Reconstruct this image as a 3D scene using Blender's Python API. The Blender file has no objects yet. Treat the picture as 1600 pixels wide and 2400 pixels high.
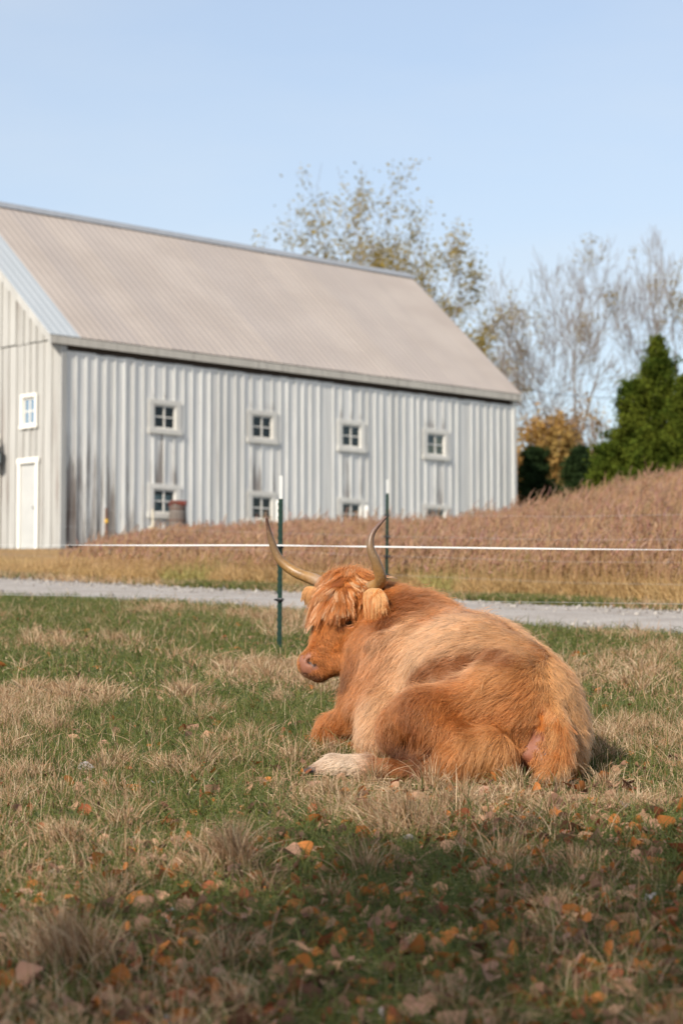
import bpy, bmesh, math, random
import numpy as np
from mathutils import Vector, Matrix, kdtree

random.seed(5)
rng = np.random.default_rng(11)
SC = bpy.context.scene
COL = SC.collection

# ------------------------------------------------------------------ camera
F_PX, PITCH, CAM_Z, SLOPE = 5500.0, math.atan(380 / 5500), 1.35, 0.0813
cam_d = bpy.data.cameras.new('camera')
cam = bpy.data.objects.new('camera', cam_d); COL.objects.link(cam)
cam.location = (0, 0, CAM_Z)
cam.rotation_euler = (math.pi / 2 + PITCH, 0, 0)
cam_d.sensor_fit = 'HORIZONTAL'; cam_d.sensor_width = 24.0
cam_d.lens = F_PX / 1600 * 24.0
cam_d.clip_start = 0.1; cam_d.clip_end = 3000
cam_d.dof.use_dof = True; cam_d.dof.focus_distance = 11.3; cam_d.dof.aperture_fstop = 3.4
cam_d.dof.aperture_blades = 9
SC.camera = cam

# ------------------------------------------------------------------ sky and sun
SUN_EL = math.radians(35); SUN_AZ = math.radians(33)     # azimuth: turned from straight behind the camera to its left
SUN = Vector((-math.sin(SUN_AZ) * math.cos(SUN_EL), -math.cos(SUN_AZ) * math.cos(SUN_EL), math.sin(SUN_EL)))
world = bpy.data.worlds.new('World'); SC.world = world
world.use_nodes = True
wn, wl = world.node_tree.nodes, world.node_tree.links
wn.clear()
sky = wn.new('ShaderNodeTexSky'); sky.sky_type = 'NISHITA'; sky.sun_disc = False
sky.sun_elevation = SUN_EL; sky.sun_rotation = math.pi + SUN_AZ
sky.air_density = 1.0; sky.dust_density = 1.4; sky.ozone_density = 2.6; sky.altitude = 100
wbg = wn.new('ShaderNodeBackground'); wbg.inputs['Strength'].default_value = 0.135
wout = wn.new('ShaderNodeOutputWorld')
wtc = wn.new('ShaderNodeTexCoord'); wmp = wn.new('ShaderNodeMapping')
wmp.inputs['Scale'].default_value = (1.2, 1.2, 4.5)
wnz = wn.new('ShaderNodeTexNoise'); wnz.inputs['Scale'].default_value = 2.2; wnz.inputs['Detail'].default_value = 6
wrp = wn.new('ShaderNodeValToRGB'); wrp.color_ramp.elements[0].position = 0.35; wrp.color_ramp.elements[1].position = 0.75
wrp.color_ramp.elements[0].color = (0.36, 0.36, 0.36, 1); wrp.color_ramp.elements[1].color = (0.70, 0.70, 0.70, 1)
wmx = wn.new('ShaderNodeMix'); wmx.data_type = 'RGBA'
wmx.inputs['B'].default_value = (4.45, 4.65, 4.75, 1)          # thin high cloud
wl.new(wtc.outputs['Generated'], wmp.inputs['Vector']); wl.new(wmp.outputs['Vector'], wnz.inputs['Vector'])
wl.new(wnz.outputs['Fac'], wrp.inputs['Fac']); wl.new(wrp.outputs['Color'], wmx.inputs['Factor'])
wl.new(sky.outputs['Color'], wmx.inputs['A']); wl.new(wmx.outputs['Result'], wbg.inputs['Color'])
wl.new(wbg.outputs['Background'], wout.inputs['Surface'])

sun_d = bpy.data.lights.new('sun', 'SUN'); sun_d.energy = 4.4; sun_d.angle = math.radians(0.53)
sun_d.color = (1.0, 0.93, 0.82)
sun = bpy.data.objects.new('sun', sun_d); COL.objects.link(sun)
sun.rotation_euler = SUN.to_track_quat('Z', 'Y').to_euler(); sun.location = (-20, -40, 40)

SC.view_settings.view_transform = 'Standard'; SC.view_settings.look = 'None'
SC.view_settings.gamma = 1.0; SC.view_settings.exposure = 0.42
SC.render.engine = 'CYCLES'
SC.cycles.use_denoising = True
SC.cycles.max_bounces = 8; SC.cycles.diffuse_bounces = 3; SC.cycles.transparent_max_bounces = 8
SC.cycles_curves.shape = 'RIBBONS'

# ------------------------------------------------------------------ helpers
def tag(o, label=None, cat=None, group=None, kind=None):
    if label: o['label'] = label
    if cat: o['category'] = cat
    if group: o['group'] = group
    if kind: o['kind'] = kind
    return o

def empty(name, loc, rz=0.0):
    o = bpy.data.objects.new(name, None); COL.objects.link(o)
    o.location = loc; o.rotation_euler = (0, 0, rz); o.empty_display_size = 0.1
    return o

def mesh_obj(name, verts, faces, mat, parent=None, smooth=False):
    me = bpy.data.meshes.new(name)
    if isinstance(verts, np.ndarray) and isinstance(faces, np.ndarray):
        nv, nf, k = len(verts), len(faces), faces.shape[1]
        me.vertices.add(nv); me.vertices.foreach_set('co', verts.astype(np.float32).ravel())
        me.loops.add(nf * k); me.loops.foreach_set('vertex_index', faces.astype(np.int32).ravel())
        me.polygons.add(nf)
        me.polygons.foreach_set('loop_start', np.arange(0, nf * k, k, dtype=np.int32))
        me.polygons.foreach_set('loop_total', np.full(nf, k, dtype=np.int32))
        me.update(calc_edges=True); me.validate()
    else:
        me.from_pydata([tuple(v) for v in verts], [], [tuple(f) for f in faces]); me.update()
    if mat: me.materials.append(mat)
    if smooth:
        me.polygons.foreach_set('use_smooth', np.ones(len(me.polygons), dtype=bool))
    return link(name, me, parent)

def link(name, data, parent=None):
    o = bpy.data.objects.new(name, data); COL.objects.link(o)
    if parent: o.parent = parent
    return o

class MB:
    """collects boxes, tubes and rings; build() links them as one mesh object"""
    def __init__(s): s.v, s.f = [], []
    def box(s, lo, hi):
        (a, b, c), (d, e, f) = lo, hi; n = len(s.v)
        s.v += [(a, b, c), (d, b, c), (d, e, c), (a, e, c), (a, b, f), (d, b, f), (d, e, f), (a, e, f)]
        s.f += [(n, n+3, n+2, n+1), (n+4, n+5, n+6, n+7), (n, n+1, n+5, n+4), (n+1, n+2, n+6, n+5), (n+2, n+3, n+7, n+6), (n+3, n, n+4, n+7)]
        return s
    def prism(s, x0, x1, y0, y1, z0, za, zb):
        """box with a sloping top: height za at the first side, zb at the second (second side along x when y0,y1 are the faces)"""
        n = len(s.v)
        s.v += [(x0, y0, z0), (x1, y0, z0), (x1, y1, z0), (x0, y1, z0), (x0, y0, za), (x1, y0, zb), (x1, y1, zb), (x0, y1, za)]
        s.f += [(n, n+3, n+2, n+1), (n+4, n+5, n+6, n+7), (n, n+1, n+5, n+4), (n+1, n+2, n+6, n+5), (n+2, n+3, n+7, n+6), (n+3, n, n+4, n+7)]
        return s
    def tube(s, pts, rad, n=8, cap=True):
        pts = [Vector(p) for p in pts]
        if not hasattr(rad, '__len__'): rad = [rad] * len(pts)
        base = len(s.v); up = None
        for i, p in enumerate(pts):
            t = (pts[min(i+1, len(pts)-1)] - pts[max(i-1, 0)]).normalized()
            if up is None:
                up = Vector((0, 0, 1)) if abs(t.z) < 0.9 else Vector((1, 0, 0))
            x = t.cross(up).normalized(); up = x.cross(t).normalized()
            for k in range(n):
                a = 2 * math.pi * k / n
                s.v.append(tuple(p + (x * math.cos(a) + up * math.sin(a)) * rad[i]))
        for i in range(len(pts)-1):
            for k in range(n):
                a, b = base + i*n + k, base + i*n + (k+1) % n
                s.f.append((a, b, b+n, a+n))
        if cap:
            s.f.append(tuple(base + k for k in range(n))[::-1]); e = base + (len(pts)-1)*n
            s.f.append(tuple(e + k for k in range(n)))
        return s
    def lathe(s, prof, n=16, c=(0, 0, 0)):
        base = len(s.v)
        for r, z in prof:
            for k in range(n):
                a = 2*math.pi*k/n; s.v.append((c[0]+r*math.cos(a), c[1]+r*math.sin(a), c[2]+z))
        for i in range(len(prof)-1):
            for k in range(n):
                a, b = base+i*n+k, base+i*n+(k+1) % n
                s.f.append((a, b, b+n, a+n))
        s.f.append(tuple(base+k for k in range(n))[::-1]); e = base+(len(prof)-1)*n
        s.f.append(tuple(e+k for k in range(n)))
        return s
    def build(s, name, mat, parent=None, smooth=False): return mesh_obj(name, s.v, s.f, mat, parent, smooth)

_T = np.random.default_rng(3).random((256, 256)).astype(np.float32)
def vnoise(x, y, seed=0):
    x = np.asarray(x, dtype=np.float64) + seed * 17.31; y = np.asarray(y, dtype=np.float64) + seed * 7.77
    xi, yi = np.floor(x).astype(int), np.floor(y).astype(int); fx, fy = x - xi, y - yi
    fx, fy = fx*fx*(3-2*fx), fy*fy*(3-2*fy)
    g = lambda a, b: _T[a & 255, b & 255]
    return (g(xi, yi)*(1-fx)+g(xi+1, yi)*fx)*(1-fy) + (g(xi, yi+1)*(1-fx)+g(xi+1, yi+1)*fx)*fy
def fbm(x, y, seed=0, o=3):
    r, a, t = 0, 1.0, 0
    for i in range(o):
        r = r + a*vnoise(np.asarray(x)*2**i, np.asarray(y)*2**i, seed+i); t += a; a *= .5
    return r / t
def sstep(a, b, x):
    t = np.clip((np.asarray(x, dtype=float)-a)/(b-a), 0, 1); return t*t*(3-2*t)

def curves_obj(name, pts, rad, tint, mat, parent=None):
    """pts (N,K,3), rad (N,K), tint (N,3): one hair-curves object"""
    N, K = pts.shape[:2]
    cu = bpy.data.hair_curves.new(name)
    cu.add_curves([K]*N)
    cu.attributes['position'].data.foreach_set('vector', pts.astype(np.float32).ravel())
    ra = cu.attributes.get('radius') or cu.attributes.new('radius', 'FLOAT', 'POINT')
    ra.data.foreach_set('value', np.broadcast_to(rad, (N, K)).astype(np.float32).ravel())
    ta = cu.attributes.new('tint', 'FLOAT_COLOR', 'CURVE')
    c4 = np.ones((N, 4), dtype=np.float32); c4[:, :3] = tint
    ta.data.foreach_set('color', c4.ravel())
    cu.materials.append(mat)
    return link(name, cu, parent)

# ------------------------------------------------------------------ materials
class NT:
    def __init__(s, name):
        s.m = bpy.data.materials.new(name); s.m.use_nodes = True
        s.n, s.l = s.m.node_tree.nodes, s.m.node_tree.links; s.n.clear()
        s.out = s.n.new('ShaderNodeOutputMaterial')
    def node(s, t, **kw):
        nd = s.n.new('ShaderNode'+t)
        for k, v in kw.items(): setattr(nd, k, v)
        return nd
    def set(s, inp, v):
        if hasattr(v, 'links') or isinstance(v, bpy.types.NodeSocket): s.l.new(v, inp)
        elif isinstance(v, tuple) and len(v) == 3 and inp.type == 'RGBA': inp.default_value = (*v, 1)
        else: inp.default_value = v
    def noise(s, vec, scale, detail=4, rough=.55, dist=0):
        nd = s.node('TexNoise'); s.set(nd.inputs['Vector'], vec); nd.inputs['Scale'].default_value = scale
        nd.inputs['Detail'].default_value = detail; nd.inputs['Roughness'].default_value = rough; nd.inputs['Distortion'].default_value = dist
        return nd.outputs['Fac']
    def ramp(s, fac, a, b, ca=0.0, cb=1.0):
        nd = s.node('MapRange', interpolation_type='SMOOTHSTEP'); s.set(nd.inputs[0], fac)
        nd.inputs[1].default_value, nd.inputs[2].default_value = a, b; nd.inputs[3].default_value, nd.inputs[4].default_value = ca, cb
        return nd.outputs[0]
    def mix(s, f, a, b):
        nd = s.node('Mix', data_type='RGBA'); s.set(nd.inputs['Factor'], f); s.set(nd.inputs['A'], a); s.set(nd.inputs['B'], b)
        return nd.outputs['Result']
    def math(s, op, a, b=0.0, clamp=False):
        nd = s.node('Math', operation=op); nd.use_clamp = clamp; s.set(nd.inputs[0], a); s.set(nd.inputs[1], b); return nd.outputs[0]
    def mapping(s, vec, scale):
        nd = s.node('Mapping'); s.set(nd.inputs['Vector'], vec); nd.inputs['Scale'].default_value = scale; return nd.outputs[0]
    def coord(s, which='Object', obj=None):
        nd = s.node('TexCoord')
        if obj: nd.object = obj
        return nd.outputs[which]
    def attr(s, name, what='Color'):
        nd = s.node('Attribute', attribute_name=name); return nd.outputs[what]
    def principled(s, col, rough=.8, bump=None, bstr=.3, bdist=.01, **kw):
        b = s.node('BsdfPrincipled'); s.set(b.inputs['Base Color'], col); s.set(b.inputs['Roughness'], rough)
        for k, v in kw.items(): s.set(b.inputs[k.replace('_', ' ')], v)
        if bump is not None:
            bp = s.node('Bump'); bp.inputs['Strength'].default_value = bstr; bp.inputs['Distance'].default_value = bdist
            s.set(bp.inputs['Height'], bump); s.l.new(bp.outputs[0], b.inputs['Normal'])
        s.l.new(b.outputs[0], s.out.inputs[0]); return s.m

def simple(name, col, rough=.7, var=.15, scale=8, **kw):
    t = NT(name); c = t.coord('Object'); n = t.noise(c, scale)
    col2 = tuple(max(0, x*(1-var*2)) for x in col)
    return t.principled(t.mix(n, col2, tuple(min(1, x*(1+var)) for x in col)), rough, bump=n, bstr=.15, **kw)

def strand_mat(name, translucent=.35, gold=None, g0=.15, g1=.75, rootdark=None):
    t = NT(name); col = t.attr('tint')
    hi = t.node('HairInfo')
    if gold is not None: col = t.mix(t.ramp(hi.outputs['Intercept'], g0, g1), gold, col)
    d = t.node('BsdfDiffuse'); t.set(d.inputs[0], col); tr = t.node('BsdfTranslucent'); t.set(tr.inputs[0], col)
    g = t.node('BsdfGlossy'); g.inputs['Roughness'].default_value = .45; g.inputs['Color'].default_value = (1, 1, 1, 1)
    m = t.node('MixShader'); m.inputs[0].default_value = translucent; t.l.new(d.outputs[0], m.inputs[1]); t.l.new(tr.outputs[0], m.inputs[2])
    m2 = t.node('MixShader'); m2.inputs[0].default_value = .025; t.l.new(m.outputs[0], m2.inputs[1]); t.l.new(g.outputs[0], m2.inputs[2])
    t.l.new(m2.outputs[0], t.out.inputs[0]); return t.m

def hair_mat(name, rough=.42):
    t = NT(name); col = t.attr('tint')
    h = t.node('BsdfHairPrincipled'); h.model = 'CHIANG'; h.parametrization = 'COLOR'
    t.set(h.inputs['Color'], col); h.inputs['Roughness'].default_value = rough; h.inputs['Radial Roughness'].default_value = .6
    h.inputs['Random Roughness'].default_value = .2; h.inputs['IOR'].default_value = 1.5
    d = t.node('BsdfDiffuse'); t.set(d.inputs[0], col)
    m = t.node('MixShader'); m.inputs[0].default_value = .5
    t.l.new(h.outputs[0], m.inputs[1]); t.l.new(d.outputs[0], m.inputs[2])
    t.l.new(m.outputs[0], t.out.inputs[0]); return t.m

def leaf_mat(name, c1, c2, trans=.3, scale=1.2):
    t = NT(name); p = t.node('NewGeometry').outputs['Position']
    n = t.noise(p, scale, 3); r = t.node('NewGeometry').outputs['Random Per Island']
    col = t.mix(t.math('ADD', t.math('MULTIPLY', t.ramp(n, .35, .65), .6), t.math('MULTIPLY', r, .4)), c1, c2)
    d = t.node('BsdfDiffuse'); t.set(d.inputs[0], col); tr = t.node('BsdfTranslucent'); t.set(tr.inputs[0], col)
    m = t.node('MixShader'); m.inputs[0].default_value = trans; t.l.new(d.outputs[0], m.inputs[1]); t.l.new(tr.outputs[0], m.inputs[2])
    t.l.new(m.outputs[0], t.out.inputs[0]); return t.m

# ------------------------------------------------------------------ terrain
def ground(x, y):
    x = np.asarray(x, dtype=float); y = np.asarray(y, dtype=float)
    yc = np.maximum(y, -40)
    ye = yc - 3.0*np.logaddexp(0, (yc-54)/3.0)
    z = SLOPE*ye
    z = z + .55*sstep(1.5, 7.0, x)*sstep(26, 41, y)*(1-sstep(50, 62, y))
    near = 1 - sstep(22, 30, y)
    z = z + near*.035*(fbm(x*1.3, y*1.3, 4, 2)-.5)
    return z
def gz(x, y): return float(ground(x, y))

def at(px, py, Y):
    """the place at depth Y that the photograph shows at (px, py)"""
    a, b = (px-800)/F_PX, (1200-py)/F_PX
    d = np.array([a, math.cos(PITCH)-b*math.sin(PITCH), math.sin(PITCH)+b*math.cos(PITCH)])
    return np.array([0, 0, CAM_Z]) + d*(Y/d[1])
CR = np.array([1.0, 0, 0]); CU = np.array([0, -math.sin(PITCH), math.cos(PITCH)]); CF = np.array([0, math.cos(PITCH), math.sin(PITCH)])

def road_v(x, y): return (x+y)*.70711
def road_u(x, y): return (x-y)*.70711
V0, V1 = 16.75, 19.95
def road_near(u): return V0 + .35*(fbm(u*.55, u*0+3, 9, 3)-.5)*2 + .3*(fbm(u*3.1, u*0+1, 14, 2)-.5)
def road_far(u): return V1 + .25*(fbm(u*.6, u*0+8, 5, 3)-.5)*2

t = NT('pasture_soil')
pos = t.node('NewGeometry').outputs['Position']
n1 = t.noise(pos, 1.1, 6); n2 = t.noise(pos, 22, 5); n3 = t.noise(pos, 5, 4)
c = t.mix(t.ramp(n1, .38, .62), (.040, .046, .016), (.085, .066, .036))
c = t.mix(t.ramp(n2, .35, .75), t.mix(.5, c, (.035, .03, .018)), c)
M_SOIL = t.principled(c, .95, bump=n2, bstr=.6, bdist=.03)

def axis(lo, hi, fine_lo, fine_hi, step, grow=1.25):
    a = list(np.arange(fine_lo, fine_hi+1e-6, step)); s = step
    while a[-1] < hi: s *= grow; a.append(a[-1]+s)
    s = step; b = []; q = fine_lo
    while q > lo: s *= grow; q -= s; b.append(q)
    return np.array(b[::-1]+a)
gx, gy = axis(-700, 700, -9, 10, .22), axis(-300, 900, 3, 56, .22)
X, Y = np.meshgrid(gx, gy)
V = np.stack([X, Y, ground(X, Y)], -1).reshape(-1, 3)
nx, ny = len(gx), len(gy); I = np.arange(nx*ny).reshape(ny, nx)
Fq = np.stack([I[:-1, :-1], I[:-1, 1:], I[1:, 1:], I[1:, :-1]], -1).reshape(-1, 4)
tag(mesh_obj('ground', V, Fq, M_SOIL, smooth=True), kind='structure')

# gravel lane
t = NT('gravel')
pos = t.node('NewGeometry').outputs['Position']
vo = t.node('TexVoronoi'); t.set(vo.inputs['Vector'], pos); vo.inputs['Scale'].default_value = 30
n1 = t.noise(pos, 1.6, 5); n2 = t.noise(pos, 60, 3)
c = t.mix(t.ramp(n1, .3, .7), (.29, .255, .225), (.375, .34, .31))
c = t.mix(t.ramp(vo.outputs['Color'], .25, .9), t.mix(.35, c, (.22, .19, .17)), c)
M_GRAVEL = t.principled(c, .9, bump=vo.outputs['Distance'], bstr=.6, bdist=.02)
us = np.arange(-70, 60, .2); k = 14
vv, ff = [], []
for u in us:
    a, b = float(road_near(u)), float(road_far(u))
    for j in range(k+1):
        v = a+(b-a)*j/k; x, y = (u+v)*.70711, (v-u)*.70711
        s_ = j/k
        vv.append((x, y, gz(x, y)+.004+.03*math.sin(math.pi*s_)-.018*math.exp(-((s_-.28)/.1)**2)-.018*math.exp(-((s_-.72)/.1)**2)))
for i in range(len(us)-1):
    for j in range(k):
        a = i*(k+1)+j; ff.append((a, a+1, a+k+2, a+k+1))
tag(mesh_obj('gravel_road', np.array(vv), np.array(ff)[:, ::-1].copy(), M_GRAVEL, smooth=True), kind='structure')

# loose stones along both edges of the lane
ico = [(0, 0, 1), (.894, 0, .447), (.276, .851, .447), (-.724, .526, .447), (-.724, -.526, .447), (.276, -.851, .447),
       (.724, .526, -.447), (-.276, .851, -.447), (-.894, 0, -.447), (-.276, -.851, -.447), (.724, -.526, -.447), (0, 0, -1)]
icf = [(0, 1, 2), (0, 2, 3), (0, 3, 4), (0, 4, 5), (0, 5, 1), (1, 6, 2), (2, 7, 3), (3, 8, 4), (4, 9, 5), (5, 10, 1),
       (2, 6, 7), (3, 7, 8), (4, 8, 9), (5, 9, 10), (1, 10, 6), (11, 7, 6), (11, 8, 7), (11, 9, 8), (11, 10, 9), (11, 6, 10)]
ico, icf = np.array(ico), np.array(icf)
N = 9000
u = rng.uniform(-32, -9, N); side = rng.random(N)
va = np.where(side < .5, road_near(u)+np.abs(rng.normal(0, .5, N)), road_far(u)-np.abs(rng.normal(0, .6, N))+.12)
x, y = (u+va)*.70711, (va-u)*.70711
sz = rng.gamma(2.5, .0042, N)+.005
P = (ico[None]*(1+rng.normal(0, .22, (N, 12, 1))))*sz[:, None, None]*rng.uniform(.6, 1.1, (N, 1, 3))
P += np.stack([x, y, ground(x, y)+sz*.35], -1)[:, None]
t = NT('stone'); r = t.node('NewGeometry').outputs['Random Per Island']
M_STONE = t.principled(t.mix(r, (.14, .12, .105), (.37, .335, .30)), .9)
tag(mesh_obj('gravel_stones', P.reshape(-1, 3), (icf[None]+np.arange(N)[:, None, None]*12).reshape(-1, 3), M_STONE), kind='stuff')

# ================================================================== BARN
BO = Vector((-6.1, 51.0, 4.06)); BTH = math.radians(45)
BL, BW, EAVE, RIDGE = 15.1, 8.0, 4.66, 8.27
barn = empty('barn', BO, math.pi/2-BTH)
tag(barn, 'long weathered white board and batten barn with a tan metal roof', 'barn')
WIN_X = [2.93, 5.96, 8.95, 12.00]
ROW = [(2.73, 3.51), (.82, 1.58)]

def barn_coord(t): return t.coord('Object', barn)

def paint_mat(name, white, base_w, corner_w, stains, dirt):
    """old white paint worn back to grey-brown wood: worn in streaks along the grain, most at the corner and under and over the windows"""
    t = NT(name); p = barn_coord(t)
    sx = t.node('SeparateXYZ'); t.set(sx.inputs[0], p); x, y, z = sx.outputs
    streak = t.noise(t.mapping(p, (9, 9, .55)), 1.0, 6, .6)
    fine = t.noise(t.mapping(p, (40, 40, 1.6)), 1.0, 5, .65)
    big = t.noise(t.mapping(p, (.55, .55, .35)), 1.0, 3)
    oi = t.node('ObjectInfo').outputs['Random']
    wear = t.math('ADD', t.math('MULTIPLY', streak, .75), t.math('MULTIPLY', fine, .35))
    bias = t.math('ADD', t.math('MULTIPLY', big, .35), t.math('MULTIPLY', oi, .24))
    wear = t.math('ADD', wear, t.math('SUBTRACT', bias, .29 - base_w))
    if corner_w:
        cw = t.math('MULTIPLY', t.ramp(x, .1, 3.4, 1, 0), t.ramp(z, .2, 3.9, 1, .15))
        wear = t.math('ADD', wear, t.math('MULTIPLY', cw, corner_w))
    if stains:
        for wx in WIN_X:
            inx = t.ramp(t.math('ABSOLUTE', t.math('SUBTRACT', x, wx)), .38, .56, 1, 0)
            inz = t.math('MULTIPLY', t.ramp(z, 1.55, 1.62, 0, 1), t.ramp(z, 1.7, 2.75, 1, .45))
            inz = t.math('MULTIPLY', inz, t.ramp(z, 2.70, 2.78, 1, 0))
            wear = t.math('ADD', wear, t.math('MULTIPLY', t.math('MULTIPLY', inx, inz), .20))
            inz2 = t.math('MULTIPLY', t.ramp(z, 3.5, 3.56, 0, 1), t.ramp(z, 3.56, 3.95, 1, 0))
            wear = t.math('ADD', wear, t.math('MULTIPLY', t.math('MULTIPLY', inx, inz2), .18))
    worn = t.math('MULTIPLY', t.ramp(wear, .74, .93), .95)
    wood = t.mix(t.ramp(fine, .3, .7), (.15, .115, .095), (.37, .33, .30))
    rot = t.ramp(wear, .98, 1.15)
    wood = t.mix(rot, wood, (.085, .04, .022))
    lines = t.noise(t.mapping(p, (26, 26, .45)), 1.0, 5, .7)
    lw = t.math('ADD', lines, t.math('MULTIPLY', t.math('SUBTRACT', wear, .75), .35))
    worn = t.math('MAXIMUM', worn, t.math('MULTIPLY', t.ramp(lw, .60, .72), .75))
    w2 = t.mix(t.ramp(streak, .3, .75), white, tuple(q*dirt for q in white))
    w2 = t.mix(t.ramp(oi, .3, 1.0, 0, .5), w2, tuple(q*d for q, d in zip(white, (.70, .695, .685))))
    return t.principled(t.mix(worn, w2, wood), .75, bump=fine, bstr=.35, bdist=.008)
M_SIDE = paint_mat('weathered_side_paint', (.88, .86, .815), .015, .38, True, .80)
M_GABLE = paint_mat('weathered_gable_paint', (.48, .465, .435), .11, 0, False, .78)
M_TRIM = paint_mat('trim_paint', (.86, .82, .745), -.26, 0, False, .86)
M_EAVE = paint_mat('eave_paint', (.74, .68, .59), .03, 0, False, .7)
M_DARKWOOD = simple('old_wood', (.10, .075, .06), .9)
M_DOOR = simple('door_paint', (.50, .495, .475), .6, .10, 3)
t = NT('window_glass')
g = t.node('BsdfGlossy'); g.inputs['Roughness'].default_value = .02; tr = t.node('BsdfTransparent'); tr.inputs[0].default_value = (.75, .8, .8, 1)
fr = t.node('Fresnel'); fr.inputs[0].default_value = 1.3
mx = t.node('MixShader'); t.l.new(fr.outputs[0], mx.inputs[0]); t.l.new(tr.outputs[0], mx.inputs[1]); t.l.new(g.outputs[0], mx.inputs[2]); t.l.new(mx.outputs[0], t.out.inputs[0])
M_GLASS = t.m
t = NT('sky_tint_glass')
g = t.node('BsdfGlossy'); g.inputs['Roughness'].default_value = .03; g.inputs[0].default_value = (.75, .85, .95, 1)
df = t.node('BsdfDiffuse'); df.inputs[0].default_value = (.10, .16, .22, 1)  # blue of the reflected sky put into the pane's own colour
mx = t.node('MixShader'); mx.inputs[0].default_value = .62; t.l.new(df.outputs[0], mx.inputs[1]); t.l.new(g.outputs[0], mx.inputs[2]); t.l.new(mx.outputs[0], t.out.inputs[0])
M_GLASS2 = t.m
M_REFLECTION = simple('reflection_tint', (.55, .66, .70), .9, .05)
M_TAN_PANEL = simple('tan_panel_colour', (.62, .48, .24), .9, .1)
M_FOUND = simple('foundation_stone', (.28, .26, .24), .95, .2, 3)

def pieces(x0, x1, z0, z1, holes):
    """a vertical board x0..x1 cut where it crosses openings (xa, xb, za, zb)"""
    spans = [(z0, z1)]
    for xa, xb, za, zb in holes:
        if min(x1, xb)-max(x0, xa) > .4*(x1-x0):
            nxt = []
            for a, b in spans:
                if zb <= a or za >= b: nxt.append((a, b)); continue
                if za > a+.02: nxt.append((a, za))
                if zb < b-.02: nxt.append((zb, b))
            spans = nxt
    return spans

OPEN_W, = [.33]
side_holes = []
for wx in WIN_X:
    for z0, z1 in ROW:
        zc = (z0+z1)/2; side_holes.append((wx-OPEN_W, wx+OPEN_W, zc-.28, zc+.28))
brk = [.1]
for wx in WIN_X: brk += [wx-OPEN_W, wx+OPEN_W]
brk.append(BL-.1)
edges = []
for a, b in zip(brk[:-1], brk[1:]):
    n = max(1, round((b-a)/.27)); edges += [a+(b-a)*i/n for i in range(n)]
edges.append(brk[-1])
for i, (a, b) in enumerate(zip(edges[:-1], edges[1:])):
    dz = random.uniform(-.03, .05); dy = random.uniform(-.004, .004)
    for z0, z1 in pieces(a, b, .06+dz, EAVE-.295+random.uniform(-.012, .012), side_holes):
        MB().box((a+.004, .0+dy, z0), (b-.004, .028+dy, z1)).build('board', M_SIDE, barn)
for e in edges[1:-1]:
    w = random.uniform(.018, .040); e2 = e+random.uniform(-.022, .022)
    if random.random() < .07 and min(abs(e-wx) for wx in WIN_X) > .5: continue
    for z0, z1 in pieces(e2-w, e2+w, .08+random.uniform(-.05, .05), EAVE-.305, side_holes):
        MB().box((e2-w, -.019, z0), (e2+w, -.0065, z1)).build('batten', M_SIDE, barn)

# gable end: boards run along local y, outer face at local x = 0
tanp = (RIDGE-EAVE)/(BW/2)
def gable_top(y): return EAVE + tanp*min(y, BW-y) - .08
gable_holes = [(.92, 1.37, 2.83, 3.40), (.84, 1.46, -.3, 1.95), (2.20, 4.7, -.3, 2.62)]
gb = [.1, .92, 1.37, 2.20]+[2.20+.278*i for i in range(1, 10)]
gedges = []
for a, b in zip(gb[:-1], gb[1:]):
    n = max(1, round((b-a)/.25)); gedges += [a+(b-a)*i/n for i in range(n)]
gedges.append(gb[-1]); a = gb[-1]
while a < BW-.35: a += .27; gedges.append(a)
gedges.append(BW-.1)
def yprism(mb, y0, y1, xa, xb, z0, za, zb):
    n = len(mb.v)
    mb.v += [(xa, y0, z0), (xa, y1, z0), (xb, y1, z0), (xb, y0, z0), (xa, y0, za), (xa, y1, zb), (xb, y1, zb), (xb, y0, za)]
    mb.f += [(n, n+1, n+2, n+3), (n+4, n+7, n+6, n+5), (n, n+4, n+5, n+1), (n+1, n+5, n+6, n+2), (n+2, n+6, n+7, n+3), (n+3, n+7, n+4, n)]
    return mb
SEAM = 4.62
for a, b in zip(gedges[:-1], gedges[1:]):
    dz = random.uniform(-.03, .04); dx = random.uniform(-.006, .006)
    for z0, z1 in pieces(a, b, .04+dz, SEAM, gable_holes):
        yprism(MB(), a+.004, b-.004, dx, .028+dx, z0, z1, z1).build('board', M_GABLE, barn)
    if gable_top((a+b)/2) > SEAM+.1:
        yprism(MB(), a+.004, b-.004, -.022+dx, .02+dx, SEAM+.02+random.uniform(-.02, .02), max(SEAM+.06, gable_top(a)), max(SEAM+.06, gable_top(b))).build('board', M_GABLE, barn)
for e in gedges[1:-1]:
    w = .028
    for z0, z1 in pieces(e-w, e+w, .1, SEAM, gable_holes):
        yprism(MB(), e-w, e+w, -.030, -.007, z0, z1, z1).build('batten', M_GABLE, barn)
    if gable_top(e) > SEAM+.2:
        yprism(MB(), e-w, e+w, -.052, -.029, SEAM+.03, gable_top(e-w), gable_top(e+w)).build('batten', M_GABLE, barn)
MB().box((.1, .075, EAVE-.5), (BL-.1, .12, EAVE-.02)).build('eave_shadow_strip', M_DARKWOOD, barn)  # dark strip in the gap under the eave, added to read as shadow
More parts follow.
